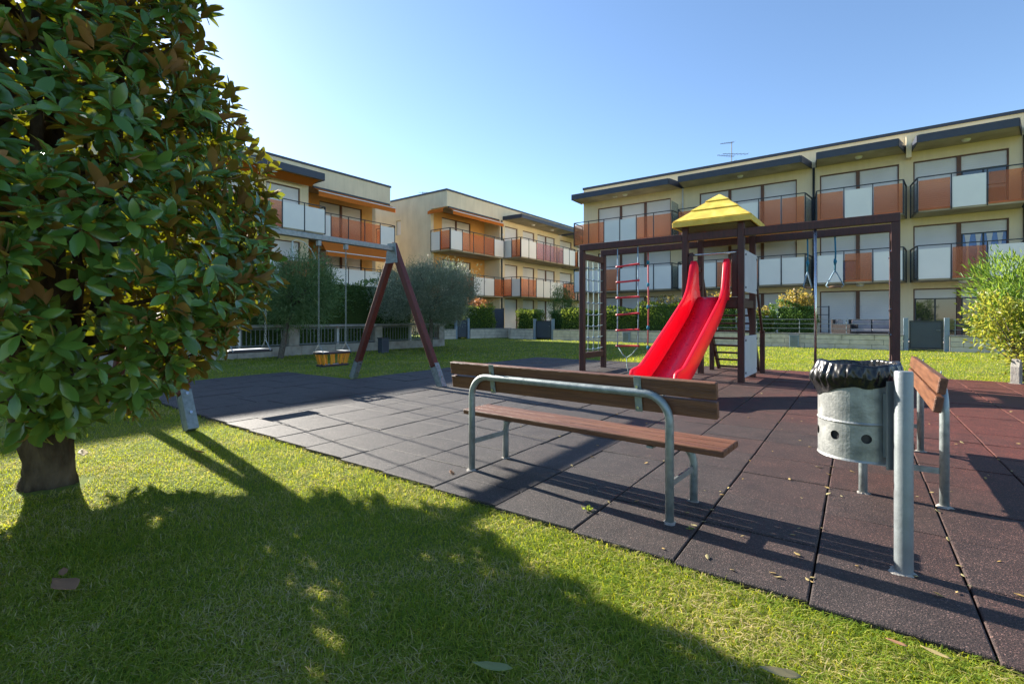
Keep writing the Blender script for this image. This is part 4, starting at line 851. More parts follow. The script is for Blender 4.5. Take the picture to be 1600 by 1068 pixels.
for sg in (-1, 1):
    w = MB(); vs = []; fs = []; ns = 9
    for s in st:
        zb = interp(bed, s); zr = interp(rim, s); wd_ = 0.05 * max(0.0, 1 - max(0, s) / 0.5); X = lambda o, w_=wd_: sx0 + sg * (o if o > hwid + 0.0 else o - w_)
        sec = [(hwid - 0.085, zb - 0.012), (hwid - 0.06, zb + 0.015), (hwid - 0.035, zb + (zr - zb) * 0.35), (hwid - 0.025, zr - 0.03), (hwid - 0.012, zr - 0.006), (hwid + 0.014, zr), (hwid + 0.036, zr - 0.010), (hwid + 0.042, zr - 0.04), (hwid + 0.020, zb - 0.07)]
        vs += [(X(o), -s * 0.99 - 0.03, z) for o, z in sec]
    for i in range(len(st) - 1):
        for k in range(ns):
            k2 = (k + 1) % ns; q_ = (i * ns + k, i * ns + k2, (i + 1) * ns + k2, (i + 1) * ns + k); fs.append(q_ if sg > 0 else q_[::-1])
    fs += [tuple(range(ns)), tuple((len(st) - 1) * ns + k for k in range(ns))[::-1]]
    w.add(vs, fs); o = w.build('side_wall', 'slide_red', slide, smooth=True)
    md = o.modifiers.new('e', 'EDGE_SPLIT'); md.split_angle = R_(50)
MB().tube([(sx0, -2.6, -0.02), (sx0, -2.6, 0.23)], 0.03, 8).build('slide_foot', 'galvanised', slide)

# things that hang from the frame
t = thing('rope_ladder', 'rope ladder with red rungs hanging beside the climbing net', 'rope ladder', loc2w(1.06, 0.0, 0), ANG)
for x in (-0.225, 0.225): MB().tube([(x, 0, ZB0 + 0.01), (x * 1.02, 0.01, 1.5), (x, 0, 0.58)], 0.011, 6).build('rope', 'rope_blue', t, smooth=True)
for k in range(6):
    z = 2.27 - 0.338 * k; j = 0.012 * ((k * 7) % 3 - 1); r = MB(); r.tube([(-0.255, 0, z - 0.012 + j), (-0.22, 0, z - 0.01 + j), (0.22, 0, z + 0.012), (0.255, 0, z + 0.014)], [0.024, 0.02, 0.02, 0.024], 8); r.build('rung', 'rung_red', t, smooth=True)
MB().tube([(0.225, 0, 0.58), (0.10, 0.01, 0.42), (-0.03, 0.02, 0.34), (-0.02, 0.01, 0.18), (0.03, 0.0, 0.0)], 0.011, 6).build('tail_rope', 'rope_pale', t, smooth=True)
MB().tube([(-0.225, 0, 0.58), (-0.10, -0.01, 0.40), (-0.03, 0.02, 0.33)], 0.011, 6).build('tail_rope', 'rope_pale', t, smooth=True)
t = thing('climbing_rope', 'knotted red climbing rope hanging left of the slide', 'rope', loc2w(1.10, D_, 0), ANG)
MB().tube([(0, 0, ZB0 + 0.01), (0.01, 0, 1.4), (-0.01, 0, 0.24)], 0.017, 8).build('rope', 'rope_red', t, smooth=True)
for z in (2.42, 1.92, 1.42, 0.95, 0.5): MB().tube([(0, 0, z - 0.05), (0, 0, z), (0, 0, z + 0.05)], [0.018, 0.036, 0.018], 8).build('knot', 'rope_teal', t, smooth=True)
for (x, lb, rz) in ((4.19, 'trapeze handle on teal rope seen edge-on beside the steel pole', 1.15), (4.62, 'trapeze handle on teal rope hanging right of the steel pole', 0.15)):
    t = thing('trapeze_handle', lb, 'trapeze', loc2w(x, D_, 0), ANG + rz, 'teal trapeze handles')
    MB().tube([(0, 0, ZB0 + 0.01), (0.01, 0, 2.35), (0, 0, 2.02)], 0.014, 7).build('rope', 'rope_teal', t, smooth=True)
    MB().tube([(0, 0, 2.25), (0.005, 0, 2.20), (0, 0, 2.13)], [0.015, 0.03, 0.015], 7).build('knot', 'rope_teal', t, smooth=True)
    h = MB(); h.tube([(0, 0, 2.03), (0.03, 0, 1.98), (0.135, 0, 1.76), (0.12, 0, 1.735), (-0.12, 0, 1.735), (-0.135, 0, 1.76), (-0.03, 0, 1.98), (0, 0, 2.03)], 0.012, 7); h.build('handle', 'rope_blue', t, smooth=True)
    MB().tube([(-0.10, 0, 1.735), (0.10, 0, 1.735)], 0.019, 8).build('grip', 'rust', t, smooth=True)

# ------------------------------------------------------------------ swing
SA = Vector((-3.26, 7.37, 0)); sd = Vector((0.574, 0.819, 0)); SANG = math.atan2(sd.y, sd.x); HB = 1.90; BZ = 2.43
SW = thing('swing_frame', 'A-frame swing stand with reddish timber legs and steel crossbar', 'swing frame', tuple(SA), SANG)
MB().box(-HB, HB, -0.05, 0.05, BZ - 0.042, BZ + 0.042).build('crossbar', 'galvanised', SW, 0.008)
for sx_ in (-1, 1):
    for sy_ in (-1, 1):
        xo = sx_ * (HB + 0.01); top = Vector((xo, -sy_ * 0.035, BZ + 0.10)); bot = Vector((xo, sy_ * 1.20, -0.02)); d = (bot - top).normalized()
        if sy_ > 0: top -= d * 0.0; top = top + d * 0.17
        leg = MB().bar(tuple(top), tuple(top.lerp(bot, 0.86)), 0.115, 0.115, up=(1, 0, 0)); lo = leg.build('leg', 'wood_swing', SW, 0.015)
        f0 = top.lerp(bot, 0.845); sh = MB(); nrm = Vector((0, d.z, -d.y)); 
        for k in (-1, 1): sh.bar(tuple(f0 + nrm * (0.063 * k)), tuple(bot + nrm * (0.063 * k)), 0.105, 0.008, up=tuple(nrm))
        sh.bar(tuple(f0 + (bot - f0) * 0.12), tuple(bot), 0.10, 0.10, up=(1, 0, 0))
        so_ = sh.build('foot_shoe', 'galvanised', lo, 0.002)
        for f in (0.12, 0.6):
            c = f0.lerp(bot, f)
            for k in (-1, 1): MB().tube([tuple(c + nrm * (0.066 * k)), tuple(c + nrm * (0.082 * k))], 0.016, 8).build('bolt', 'chrome', lo)
    pl = MB(); xo = sx_ * (HB - 0.055); pl.prism([(-0.16, BZ - 0.26), (0.16, BZ - 0.26), (0.10, BZ + 0.10), (-0.10, BZ + 0.10)], lambda y, z: (xo - 0.006, y, z), lambda y, z: (xo + 0.006, y, z)); pl.build('corner_plate', 'galvanised', SW)
for x in (0.37, 0.869, -0.479, -0.988):
    MB().box(x - 0.03, x + 0.03, -0.03, 0.03, BZ - 0.13, BZ - 0.044).build('hanger', 'galvanised', SW, 0.004)
def chain(p0, p1):
    p0 = Vector(p0); p1 = Vector(p1); L = (p1 - p0).length; n = int(L / 0.036); m = MB(); d = (p1 - p0).normalized()
    for k in range(n):
        c = p0 + d * (L * (k + 0.5) / n); ax = Vector((1, 0, 0)) if k % 2 else Vector((0, 1, 0)); hl = 0.025; hw_ = 0.012
        ring = [c + d * (hl * math.cos(t)) + ax * (hw_ * math.sin(t)) for t in [2 * math.pi * j / 8 for j in range(8)]]; m.tube([tuple(v) for v in ring + ring[:1]], 0.0045, 4, cap=False)
    return m
def swing(name, label, xa, xb, zs, kind):
    xc = (xa + xb) / 2; c = SA + sd * xc; t = thing(name, label, 'swing', (c.x, c.y, 0), SANG); h = abs(xb - xa) / 2
    for x in (-h, h):
        MB_ = chain((x, 0, BZ - 0.14), (x, 0, zs + 0.16)); MB_.build('chain', 'galvanised', t)
        MB().tube([(x, 0, zs + 0.17), (x, -0.13, zs + 0.02)], 0.007, 5).tube([(x, 0, zs + 0.17), (x, 0.13, zs + 0.02)], 0.007, 5).build('chain_fork', 'galvanised', t)
    if kind == 'flat':
        MB().box(-h - 0.05, h + 0.05, -0.11, 0.11, zs, zs + 0.04).build('seat', 'plastic_black', t, 0.012)
        MB().box(-h + 0.04, h - 0.04, -0.09, 0.09, zs + 0.041, zs + 0.046).build('seat_pad', 'panel_play', t)
    else:
        a, b = h + 0.02, 0.125
        for nm_, z, ins in (('top_ring', zs, 0.0), ('bottom_frame', zs - 0.20, 0.03)):
            r = MB(); A_, B_ = a - ins, b - ins; w_ = 0.035
            r.box(-A_, A_, -B_, -B_ + w_, z, z + 0.035); r.box(-A_, A_, B_ - w_, B_, z, z + 0.035); r.box(-A_, -A_ + w_, -B_ + w_ + 0.001, B_ - w_ - 0.001, z, z + 0.035); r.box(A_ - w_, A_, -B_ + w_ + 0.001, B_ - w_ - 0.001, z, z + 0.035); r.build(nm_, 'plastic_black', t, 0.008)
        MB().box(-a + 0.12, a - 0.12, -b + 0.07, b - 0.07, zs - 0.192, zs - 0.17).build('seat_pan', 'panel_play', t, 0.004)
        tr = MB(); tr.box(-a + 0.02, -a + 0.12, -b + 0.005, b - 0.005, zs + 0.036, zs + 0.042); tr.box(a - 0.12, a - 0.02, -b + 0.005, b - 0.005, zs + 0.036, zs + 0.042); tr.build('trim', 'panel_white', t)
        for sy_ in (-1, 1):
            for x in (-a + 0.06, -0.09, 0.09, a - 0.06):
                w_ = 0.036
                if abs(x) > 0.15:
                    for dx in (-0.028, 0.028): MB().bar((x + dx, sy_ * (b - 0.02), zs - 0.002), ((x + dx) * 0.86, sy_ * (b - 0.045), zs - 0.165), 0.017, 0.018, up=(0, 1, 0)).build('slat', 'plastic_yellow', t, 0.004)
                else: MB().bar((x, sy_ * (b - 0.02), zs - 0.002), (x * 0.86, sy_ * (b - 0.045), zs - 0.165), w_, 0.022, up=(0, 1, 0)).build('slat', 'plastic_yellow', t, 0.004)
        for sx_ in (-1, 1):
            for y in (-0.045, 0.045): MB().bar((sx_ * (a - 0.02), y, zs - 0.002), (sx_ * (a - 0.075), y, zs - 0.165), 0.022, 0.04, up=(0, 1, 0)).build('slat', 'plastic_yellow', t, 0.004)
    return t
swing('cradle_swing', 'yellow and black cradle swing seat hanging on chains', 0.37, 0.869, 0.59, 'cradle')
swing('flat_swing', 'flat black swing seat hanging half behind the magnolia', -0.988, -0.479, 0.685, 'flat')

# ------------------------------------------------------------------ benches
def grout(par, x, y, r, seed):
    rr = random.Random(seed); m = MB(); n = 13; vs = [(x, y, 0.006)]
    for ring, z in ((0.6, 0.007), (1.0, -0.003)):
        for k in range(n): a = 2 * math.pi * k / n; q = r * ring * rr.uniform(0.7, 1.35); vs.append((x + q * math.cos(a), y + q * math.sin(a), z + rr.uniform(-0.001, 0.001)))
    fs = [(0, 1 + k, 1 + (k + 1) % n) for k in range(n)] + [(1 + k, 1 + n + k, 1 + n + (k + 1) % n, 1 + (k + 1) % n) for k in range(n)]
    m.add(vs, fs).build('base_grout', 'concrete', par)
def make_bench():
    t = thing('bench', '', 'bench'); W = 0.77; r = 0.021
    def arch(hx, y, zt, rc, rr, tilt=0.0):
        pts = [(-hx, y, -0.03)]; zc = zt - rc
        for k in range(9): a = math.pi - math.pi / 2 * k / 8; pts.append((-hx + rc + rc * math.cos(a), y, zc + rc * math.sin(a)))
        pts += [(-x, yy, z) for x, yy, z in reversed(pts)]
        return MB().tube(pts, rr, 14)
    arch(W, 0, 0.715, 0.15, 0.0245).build('back_frame', 'galvanised', t, smooth=True)
    arch(W, 0.405, 0.365, 0.13, 0.0245).build('front_frame', 'galvanised', t, smooth=True)
    for x in (-W, W):
        MB().box(x - 0.006, x + 0.006, 0.018, 0.39, 0.195, 0.230).build('side_brace', 'galvanised', t)
        MB().box(x * 0.75 - 0.02, x * 0.75 + 0.02, 0.17, 0.45, 0.352, 0.364).build('seat_bracket', 'galvanised', t)
        for y in (0, 0.405): grout(t, x, y, 0.040, int(x * 10 + y * 20) + 9)
    for k in range(3):
        y0 = 0.155 + k * 0.105; MB().box(-1.02, 1.02, y0, y0 + 0.098, 0.370, 0.412).build('seat_plank', 'wood_bench', t, 0.010, seg=3)
    for z0, yo in ((0.606, 0.058), (0.714, 0.040)):
        b = MB(); b.box(-1.02, 1.02, -0.02, 0.022, 0.0, 0.096); o = b.build('back_plank', 'wood_bench', t, 0.007, seg=2); o.location = (0, yo, z0); o.rotation_euler = (R_(9), 0, 0)
    for x in (-0.575, 0.575):
        b = MB(); b.bar((x, 0.027, 0.600), (x, -0.004, 0.812), 0.045, 0.006, up=(0, 1, 0)); o = b.build('back_bracket', 'galvanised', t, 0.002)
        for z in (0.625, 0.75): MB().tube([(x, 0.03 - (z - 0.6) * 0.15, z), (x, 0.012 - (z - 0.6) * 0.15, z)], 0.009, 8).build('bolt', 'chrome', o)
    return t
bench = make_bench(); bench.location = (0.293, 3.238, 0); bench.rotation_euler = (0, 0, math.atan2(-0.628, 0.778))
tag(bench, 'wooden slat bench in the foreground seen from behind', 'bench', 'park benches')
b2 = copy_tree(bench); b2.location = (3.108, 3.613, 0); b2.rotation_euler = (0, 0, math.atan2(0.81, 0.585))
tag(b2, 'second wooden bench seen end-on behind the litter bin', 'bench', 'park benches')

# ------------------------------------------------------------------ litter bin on a post
BP = Vector((1.782, 2.213, 0)); BC = Vector((1.746, 2.462, 0)); BR = 0.168
bt = thing('litter_bin', 'galvanised litter bin with round holes on a steel post', 'litter bin', tuple(BP))
pm = MB(); pm.tube([(0, 0, -0.03), (0, 0, 0.905), (0, 0, 0.912)], [0.0355, 0.0355, 0.033], 28); pm.build('post', 'galv_post', bt, smooth=True).modifiers.new('e', 'EDGE_SPLIT').split_angle = R_(40)
grout(bt, 0, 0, 0.058, 5)
for z in (0.60, 0.78): MB().tube([(0.030, 0.017, z), (0.042, 0.024, z)], 0.010, 8).build('bolt', 'chrome', bt)
rc = BC - BP; dirc = rc.normalized()
brk = MB(); brk.bar((dirc.x * 0.048, dirc.y * 0.048, 0.45), (dirc.x * 0.048, dirc.y * 0.048, 0.86), 0.075, 0.008, up=tuple(dirc)); brk.bar((dirc.x * 0.066, dirc.y * 0.066, 0.50), (dirc.x * 0.066, dirc.y * 0.066, 0.80), 0.05, 0.03, up=tuple(dirc)); brk.build('bracket', 'galv_post', bt)
SEG = 64; Z0, ZH0, ZH1, Z1 = 0.475, 0.553, 0.607, 0.925
sh = MB(); dz = lambda k: (rc.x + BR * math.cos(2 * math.pi * k / SEG), rc.y + BR * math.sin(2 * math.pi * k / SEG))
def ringpt(a, z, r=BR): return (rc.x + r * math.cos(a), rc.y + r * math.sin(a), z)
da = 2 * math.pi / SEG
for k in range(SEG):
    a0, a1 = k * da, (k + 1) * da
    for z0, z1 in ((Z0, ZH0), (ZH1, 0.640), (0.656, Z1)): sh.add([ringpt(a0, z0), ringpt(a1, z0), ringpt(a1, z1), ringpt(a0, z1)], [(0, 1, 2, 3)])
    # pressed swage line above the holes
    sh.add([ringpt(a0, 0.640), ringpt(a1, 0.640), ringpt(a1, 0.648, BR + 0.004), ringpt(a0, 0.648, BR + 0.004)], [(0, 1, 2, 3)]); sh.add([ringpt(a0, 0.648, BR + 0.004), ringpt(a1, 0.648, BR + 0.004), ringpt(a1, 0.656), ringpt(a0, 0.656)], [(0, 1, 2, 3)])
    sh.add([ringpt(a0, Z0), ringpt(a1, Z0), ringpt(a1, Z0 - 0.010, BR + 0.004), ringpt(a0, Z0 - 0.010, BR + 0.004)], [(3, 2, 1, 0)])
NH = 8; zc = (ZH0 + ZH1) / 2; hr = 0.022
for k in range(SEG // 8):            # eight sectors, each 8 segments: middle two carry a hole
    for j in range(8):
        s = k * 8 + j; a0, a1 = s * da, (s + 1) * da
        if j in (2, 3, 4, 5): continue
        sh.add([ringpt(a0, ZH0), ringpt(a1, ZH0), ringpt(a1, ZH1), ringpt(a0, ZH1)], [(0, 1, 2, 3)])
    am = (k * 8 + 4) * da; hwid_ = 2 * da; N = 16; outer = []; inner = []
    for i in range(N):
        t_ = 2 * math.pi * i / N; c_, s_ = math.cos(t_), math.sin(t_); m_ = max(abs(c_), abs(s_))
        outer.append(ringpt(am + hwid_ * c_ / m_, zc + (ZH1 - ZH0) / 2 * s_ / m_)); inner.append(ringpt(am + hr / BR * c_, zc + hr * s_))
    sh.add(outer + inner, [(i, (i + 1) % N, N + (i + 1) % N, N + i) for i in range(N)])
shell = sh.build('bin_shell', 'galv_bin', bt, smooth=True)
fl = MB(); fl.lathe([(BR - 0.002, Z0), (0.0, Z0)], 40, rc.x, rc.y); fl.build('bin_floor', 'galv_bin', bt)
MB().lathe([(BR - 0.012, Z0 + 0.01), (BR - 0.012, Z1 - 0.01)], 40, rc.x, rc.y).build('bin_liner', 'plastic_black', bt, smooth=True)
lk = MB(); al = math.atan2(-0.82, 0.2); lk.bar(ringpt(al, 0.785, BR + 0.006), ringpt(al + 0.26, 0.785, BR + 0.006), 0.014, 0.045); lk.build('lock_plate', 'galv_post', bt)
# the black bag folded over its rim
rb = np.random.default_rng(3); NA, NR = 300, 44; V = []; ph = rb.uniform(0, 6.28, 8)
for j in range(NR):
    f = j / (NR - 1)
    for i in range(NA):
        a = 2 * math.pi * i / NA
        knot = math.exp(-((math.atan2(math.sin(a - 2.95), math.cos(a - 2.95))) / 0.75) ** 2)   # gathered on the near left
        skirt = 0.085 + 0.085 * knot + 0.012 * math.sin(3 * a + 1) + 0.002 * math.sin(13 * a + 2)
        fold = 0.40 * math.sin(23 * a + 7 * f * math.sin(a - 2.95) + 1.5 * math.sin(2 * a)) + 0.35 * abs(math.sin(17 * a - 9 * f + ph[0])) + 0.25 * math.sin(41 * a + 5 * f + ph[1]) - 0.2
        if f < 0.30:      # inside, hanging down
            g_ = f / 0.30; r = BR - 0.022 + 0.010 * g_; z = 0.72 + (0.925 - 0.72) * g_
        elif f < 0.46:    # over the rim
            g_ = (f - 0.30) / 0.16; t_ = math.pi * (1 - g_); r = BR - 0.002 + 0.010 * math.cos(t_); z = 0.925 + 0.010 * math.sin(t_)
        else:
            g_ = (f - 0.46) / 0.54; r = BR + 0.008 + 0.007 * math.sin(g_ * math.pi * 0.9) + 0.020 * knot * math.sin(math.pi * g_) ; z = 0.925 - skirt * g_
        amp = 0.003 if f < 0.46 else 0.003 + 0.005 * math.sin(math.pi * (f - 0.46) / 0.54) * (1 + 0.9 * knot)
        r += amp * fold; z += 0.003 * math.sin(7 * a + ph[2]) + 0.006 * math.sin(2 * a + 2.1)
        if f > 0.75: r = BR + 0.0045 + (r - BR - 0.0045) * max(0.0, (1 - f) / 0.25)
        V.append((r * math.cos(a), r * math.sin(a), z))
F = [(j * NA + i, j * NA + (i + 1) % NA, (j + 1) * NA + (i + 1) % NA, (j + 1) * NA + i) for j in range(NR - 1) for i in range(NA)]
bag = MB().add(V, F).build('bin_bag', 'bag_black', None, smooth=True); bag.location = BC
tag(bag, 'glossy black bag folded over the rim of the bin', 'bag')

# ------------------------------------------------------------------ magnolia in the left foreground
MG = thing('magnolia_tree', 'large magnolia with glossy leaves and rusty undersides, left foreground', 'tree', (-3.31, 3.47, LAWN_Z))
rm_ = np.random.default_rng(77)
PROF = [(0.30, 0.30), (0.62, 0.66), (1.0, 1.16), (1.4, 1.52), (1.7, 1.47), (2.2, 1.31), (2.74, 1.13), (3.3, 0.98), (3.9, 0.85), (4.6, 0.68), (5.4, 0.48), (6.2, 0.22), (6.6, 0.05)]
pz = np.array([a for a, b in PROF]); pr_ = np.array([b for a, b in PROF])
tk = MB(); zs_ = np.linspace(-0.12, 0.62, 26); tk.tube([(0.01 * math.sin(9 * z), 0.01 * math.cos(7 * z), z) for z in zs_], [float(np.interp(z, [-0.12, 0.0, 0.08, 0.2, 0.42, 0.62], [0.20, 0.158, 0.14, 0.135, 0.16, 0.19])) for z in zs_], 44)
nv = len(tk.v)
for i in range(nv):
    x, y, z = tk.v[i]; a = math.atan2(y, x); k = 1 + 0.09 * math.sin(3 * a + 1 + 3 * z) + 0.06 * math.sin(7 * a + 6 * z) + 0.035 * math.sin(15 * a + 21 * z + 2 * math.sin(5 * a)) + rm_.normal(0, 0.016); tk.v[i] = (x * k, y * k, z)
stems = []
for k in range(7):
    a = 2 * math.pi * k / 7 + rm_.uniform(-0.3, 0.3); o = 0.45 if k else 0.05; h = rm_.uniform(2.6, 4.4) if k else 6.2; r0 = 0.085 if k else 0.12
    pts = [(0.06 * math.cos(a), 0.06 * math.sin(a), 0.42), (0.22 * o * 2 * math.cos(a), 0.22 * o * 2 * math.sin(a), 0.9), (o * 0.8 * math.cos(a), o * 0.8 * math.sin(a), 1.6), (o * math.cos(a), o * math.sin(a), h)]
    tk.tube(pts, [r0, r0 * 0.8, r0 * 0.55, 0.012], 9); stems.append(pts)
for k in range(70):
    a = rm_.uniform(0, 2 * math.pi); z = rm_.uniform(0.55, 4.6); R = np.interp(z, pz, pr_) * 0.93; z0 = max(0.45, z - 0.45 * rm_.uniform(0.4, 1.3))
    b = (0.12 * math.cos(a), 0.12 * math.sin(a), z0); m = (R * 0.5 * math.cos(a + 0.2), R * 0.5 * math.sin(a + 0.2), (z0 + z) / 2 - 0.02); e = (R * math.cos(a), R * math.sin(a), z)
    tk.tube([b, m, e], [0.026, 0.017, 0.006], 6)
tk.build('trunk', 'bark', MG, smooth=True)
# leaf template: x across, y along, z up
ys = [0.0, 0.06, 0.28, 0.55, 0.80, 0.94, 1.0]; ws = [0.012, 0.020, 0.155, 0.205, 0.150, 0.060, 0.0]
LT = []; LF = []
for y, w in zip(ys, ws): c = -0.16 * y * y; LT += [(-w, y, c + 0.32 * w), (0, y, c), (w, y, c + 0.32 * w)]
for i in range(len(ys) - 1):
    a = i * 3; LF += [(a, a + 1, a + 4, a + 3), (a + 1, a + 2, a + 5, a + 4)]
LT = np.array(LT); LF = np.array(LF)
W_ = []           # whorls: position, axis
NWH = 3300
zz = rm_.uniform(0.32, 6.5, NWH * 3); keep = rm_.uniform(0, 1, len(zz)) < np.interp(zz, pz, pr_) / 1.45; zz = zz[keep][:NWH]
aa = rm_.uniform(0, 2 * np.pi, len(zz)); fr = np.where(rm_.uniform(0, 1, len(zz)) < 0.72, rm_.uniform(0.80, 1.02, len(zz)), rm_.uniform(0.35, 0.88, len(zz)))
bulge = 1 + 0.07 * np.sin(3 * aa + 2.3 * zz) + 0.06 * np.sin(5 * aa - 3.1 * zz)
RR = np.interp(zz, pz, pr_) * fr * bulge
C = np.c_[RR * np.cos(aa), RR * np.sin(aa), zz]; out = np.c_[np.cos(aa), np.sin(aa), np.zeros(len(zz))]
axv = norm(out * rm_.uniform(0.3, 1.0, (len(zz), 1)) + np.array([0, 0, 1]) * rm_.uniform(0.1, 1.1, (len(zz), 1)) * np.where(zz[:, None] < 0.9, -0.1, 1) + rm_.normal(0, 0.25, (len(zz), 3)))
kp = ~((zz < 0.92) & (out[:, 0] < 0.30)) & ~(zz < 0.42) & ~((zz < 1.45) & (out[:, 1] < -0.1) & (out[:, 0] < 0.45) & (rm_.uniform(0, 1, len(zz)) < 0.6)); C, axv = C[kp], axv[kp]
bases = []; Ls = []; Fr = []
for c, o in zip(C, axv):
    n = rm_.integers(6, 11); r = rm_.normal(size=3); s1 = np.cross(o, r); s1 /= np.linalg.norm(s1); s2 = np.cross(o, s1); ph0 = rm_.uniform(0, 6.28)
    er = rm_.uniform() < 0.30
    for k in range(n):
        th = math.radians(rm_.uniform(8, 48) if er else rm_.uniform(35, 95)); a = ph0 + k * 2.4 + rm_.normal(0, 0.2); rad = s1 * math.cos(a) + s2 * math.sin(a)
        l = o * math.cos(th) + rad * math.sin(th); nr = o * math.sin(th) - rad * math.cos(th); tw = rm_.normal(0, 0.35); sdv = np.cross(l, nr); nr2 = nr * math.cos(tw) + sdv * math.sin(tw); sdv = np.cross(l, nr2)
        bases.append(c + o * rm_.uniform(-0.05, 0.03) + l * 0.012); Ls.append(rm_.uniform(0.085, 0.168)); Fr.append((sdv, l, nr2))
bases = np.array(bases); Ls = np.array(Ls); Fr = np.array(Fr)                    # Fr rows: x, y, z axes
wb = bases + np.array([-3.31, 3.47, LAWN_Z]); rel = wb - np.array([0, 0, EYE])
u_ = rel[:, 0] / rel[:, 1]; v_ = rel[:, 2] / rel[:, 1]; dist = np.linalg.norm(rel, axis=1)
inview = (u_ > -1.05) & (v_ < 0.66) & (rel[:, 1] > 0.5)
order = np.argsort(np.where(inview, dist, 99)); near_ids = order[:300]; far_ids = order[300:]
cr = MB(); lm = bpy.data.meshes.new('leaf'); lm.from_pydata([tuple(v) for v in LT], [], [tuple(f) for f in LF]); lm.materials.append(MATS['magnolia_leaf']); lm.update()
lm.polygons.foreach_set('use_smooth', np.ones(len(LF), dtype=bool))
n = len(far_ids); Bf = bases[far_ids]; Lf = Ls[far_ids]; Ff = Fr[far_ids]
VV = Bf[:, None, :] + Lf[:, None, None] * np.einsum('vi,nij->nvj', LT, Ff)
FF = (np.arange(n)[:, None, None] * len(LT) + LF[None]).reshape(-1, 4)
crown = np_mesh('crown', VV.reshape(-1, 3), FF, 'magnolia_leaf', MG, smooth=True, size=4)
for i in near_ids:
    o = bpy.data.objects.new('leaf', lm); COL.objects.link(o); o.parent = crown
    x, y, z = Fr[i]; M = Matrix(((x[0], y[0], z[0], bases[i][0]), (x[1], y[1], z[1], bases[i][1]), (x[2], y[2], z[2], bases[i][2]), (0, 0, 0, 1)))
    o.matrix_local = M @ Matrix.Diagonal((Ls[i], Ls[i], Ls[i], 1))

# ------------------------------------------------------------------ shrubs at the right edge of the mat
def bushy(name, label, base, blobs, leaf, L, W, seed, per, stems=7, updir=0.4):
    rng = np.random.default_rng(seed); t = thing(name, label, 'shrub', base); Ps = []; Ds = []; s = MB()
    for (cx_, cy_, cz_, r, n) in blobs:
        P_, Dd = clumped(rng, (cx_, cy_, cz_), (r, r, r * 0.95), n, per, 0.09, 0.35); Dd[:, 2] += updir; Ps.append(P_); Ds.append(Dd)
        for k in range(stems):
            e = np.array([cx_, cy_, cz_]) + rng.normal(0, r * 0.45, 3); s.tube([(rng.normal(0, 0.06), rng.normal(0, 0.06), -0.05), (e[0] * 0.5, e[1] * 0.5, e[2] * 0.55), tuple(e)], [0.016, 0.012, 0.005], 5)
    s.build('stem', 'bark_grey', t, smooth=True); small_leaves('crown', np.concatenate(Ps), np.concatenate(Ds), L, W, leaf, t, rng)
bushy('oleander_shrub', 'tall bright green oleander at the right picture edge', (10.1, 9.6, LAWN_Z), [(-0.15, 0, 1.75, 0.75, 80), (0.6, 0.3, 1.8, 0.85, 80), (0.1, -0.2, 1.1, 0.75, 60), (-0.35, -0.1, 1.35, 0.6, 50)], 'oleander_leaf', 0.15, 0.028, 41, 26, updir=0.8)
bushy('yellow_shrub', 'yellowing leafy shrub in front of the oleander', (9.55, 8.95, LAWN_Z), [(-0.25, 0.0, 1.0, 0.62, 70), (0.35, -0.1, 1.15, 0.6, 60), (-0.6, 0.1, 1.25, 0.42, 36), (0.0, -0.1, 0.6, 0.5, 40), (0.6, -0.3, 0.7, 0.55, 40)], 'yellow_leaf', 0.085, 0.048, 42, 14, updir=0.2)
t = thing('marker_post', 'short pointed concrete post beside the yellowing shrub', 'post', (8.98, 8.66, LAWN_Z), 0.5)
MB().prism([(-0.07, -0.1), (0.07, -0.1), (0.07, 0.40), (0.0, 0.47), (-0.07, 0.33)], lambda x, z: (x, -0.06, z), lambda x, z: (x, 0.06, z)).build('shaft', 'concrete', t, 0.006)
MB().box(-0.09, 0.09, -0.08, 0.08, -0.1, 0.04).build('plinth', 'concrete', t, 0.006)

# ------------------------------------------------------------------ smaller things by the walls and on the terrace
t = thing('cable_cabinet', 'dark grey cable cabinet against the stone balustrade', 'cabinet', (-4.48, 16.95, LAWN_Z), math.atan2(BX.y, BX.x))
MB().box(-0.15, 0.15, -0.12, 0.12, -0.05, 0.50).build('body', 'gate_slate', t, 0.01); MB().box(-0.17, 0.17, -0.14, 0.14, 0.501, 0.53).build('lid', 'dark_metal', t, 0.006); MB().box(-0.12, 0.12, -0.128, -0.121, 0.06, 0.45).build('door', 'fascia', t)
for (s_, lb) in ((s_at(982), 'grey meter box set against the wall behind the rope ladder'), (s_at(1242), 'grey meter box set against the wall left of the steel pole')):
    p = AX * s_ + BX * (WC - 0.25)
    t = thing('meter_box', lb, 'meter box', (p.x, p.y, LAWN_Z), ANG, 'grey meter boxes')
    MB().box(-0.17, 0.17, -0.1, 0.1, -0.05, 0.50).build('body', 'post_blue', t, 0.01); MB().box(-0.14, 0.14, -0.108, -0.101, 0.05, 0.45).build('door', 'rail_grey', t, 0.002); MB().box(-0.19, 0.19, -0.12, 0.12, 0.501, 0.525).build('lid', 'rail_grey', t, 0.004)
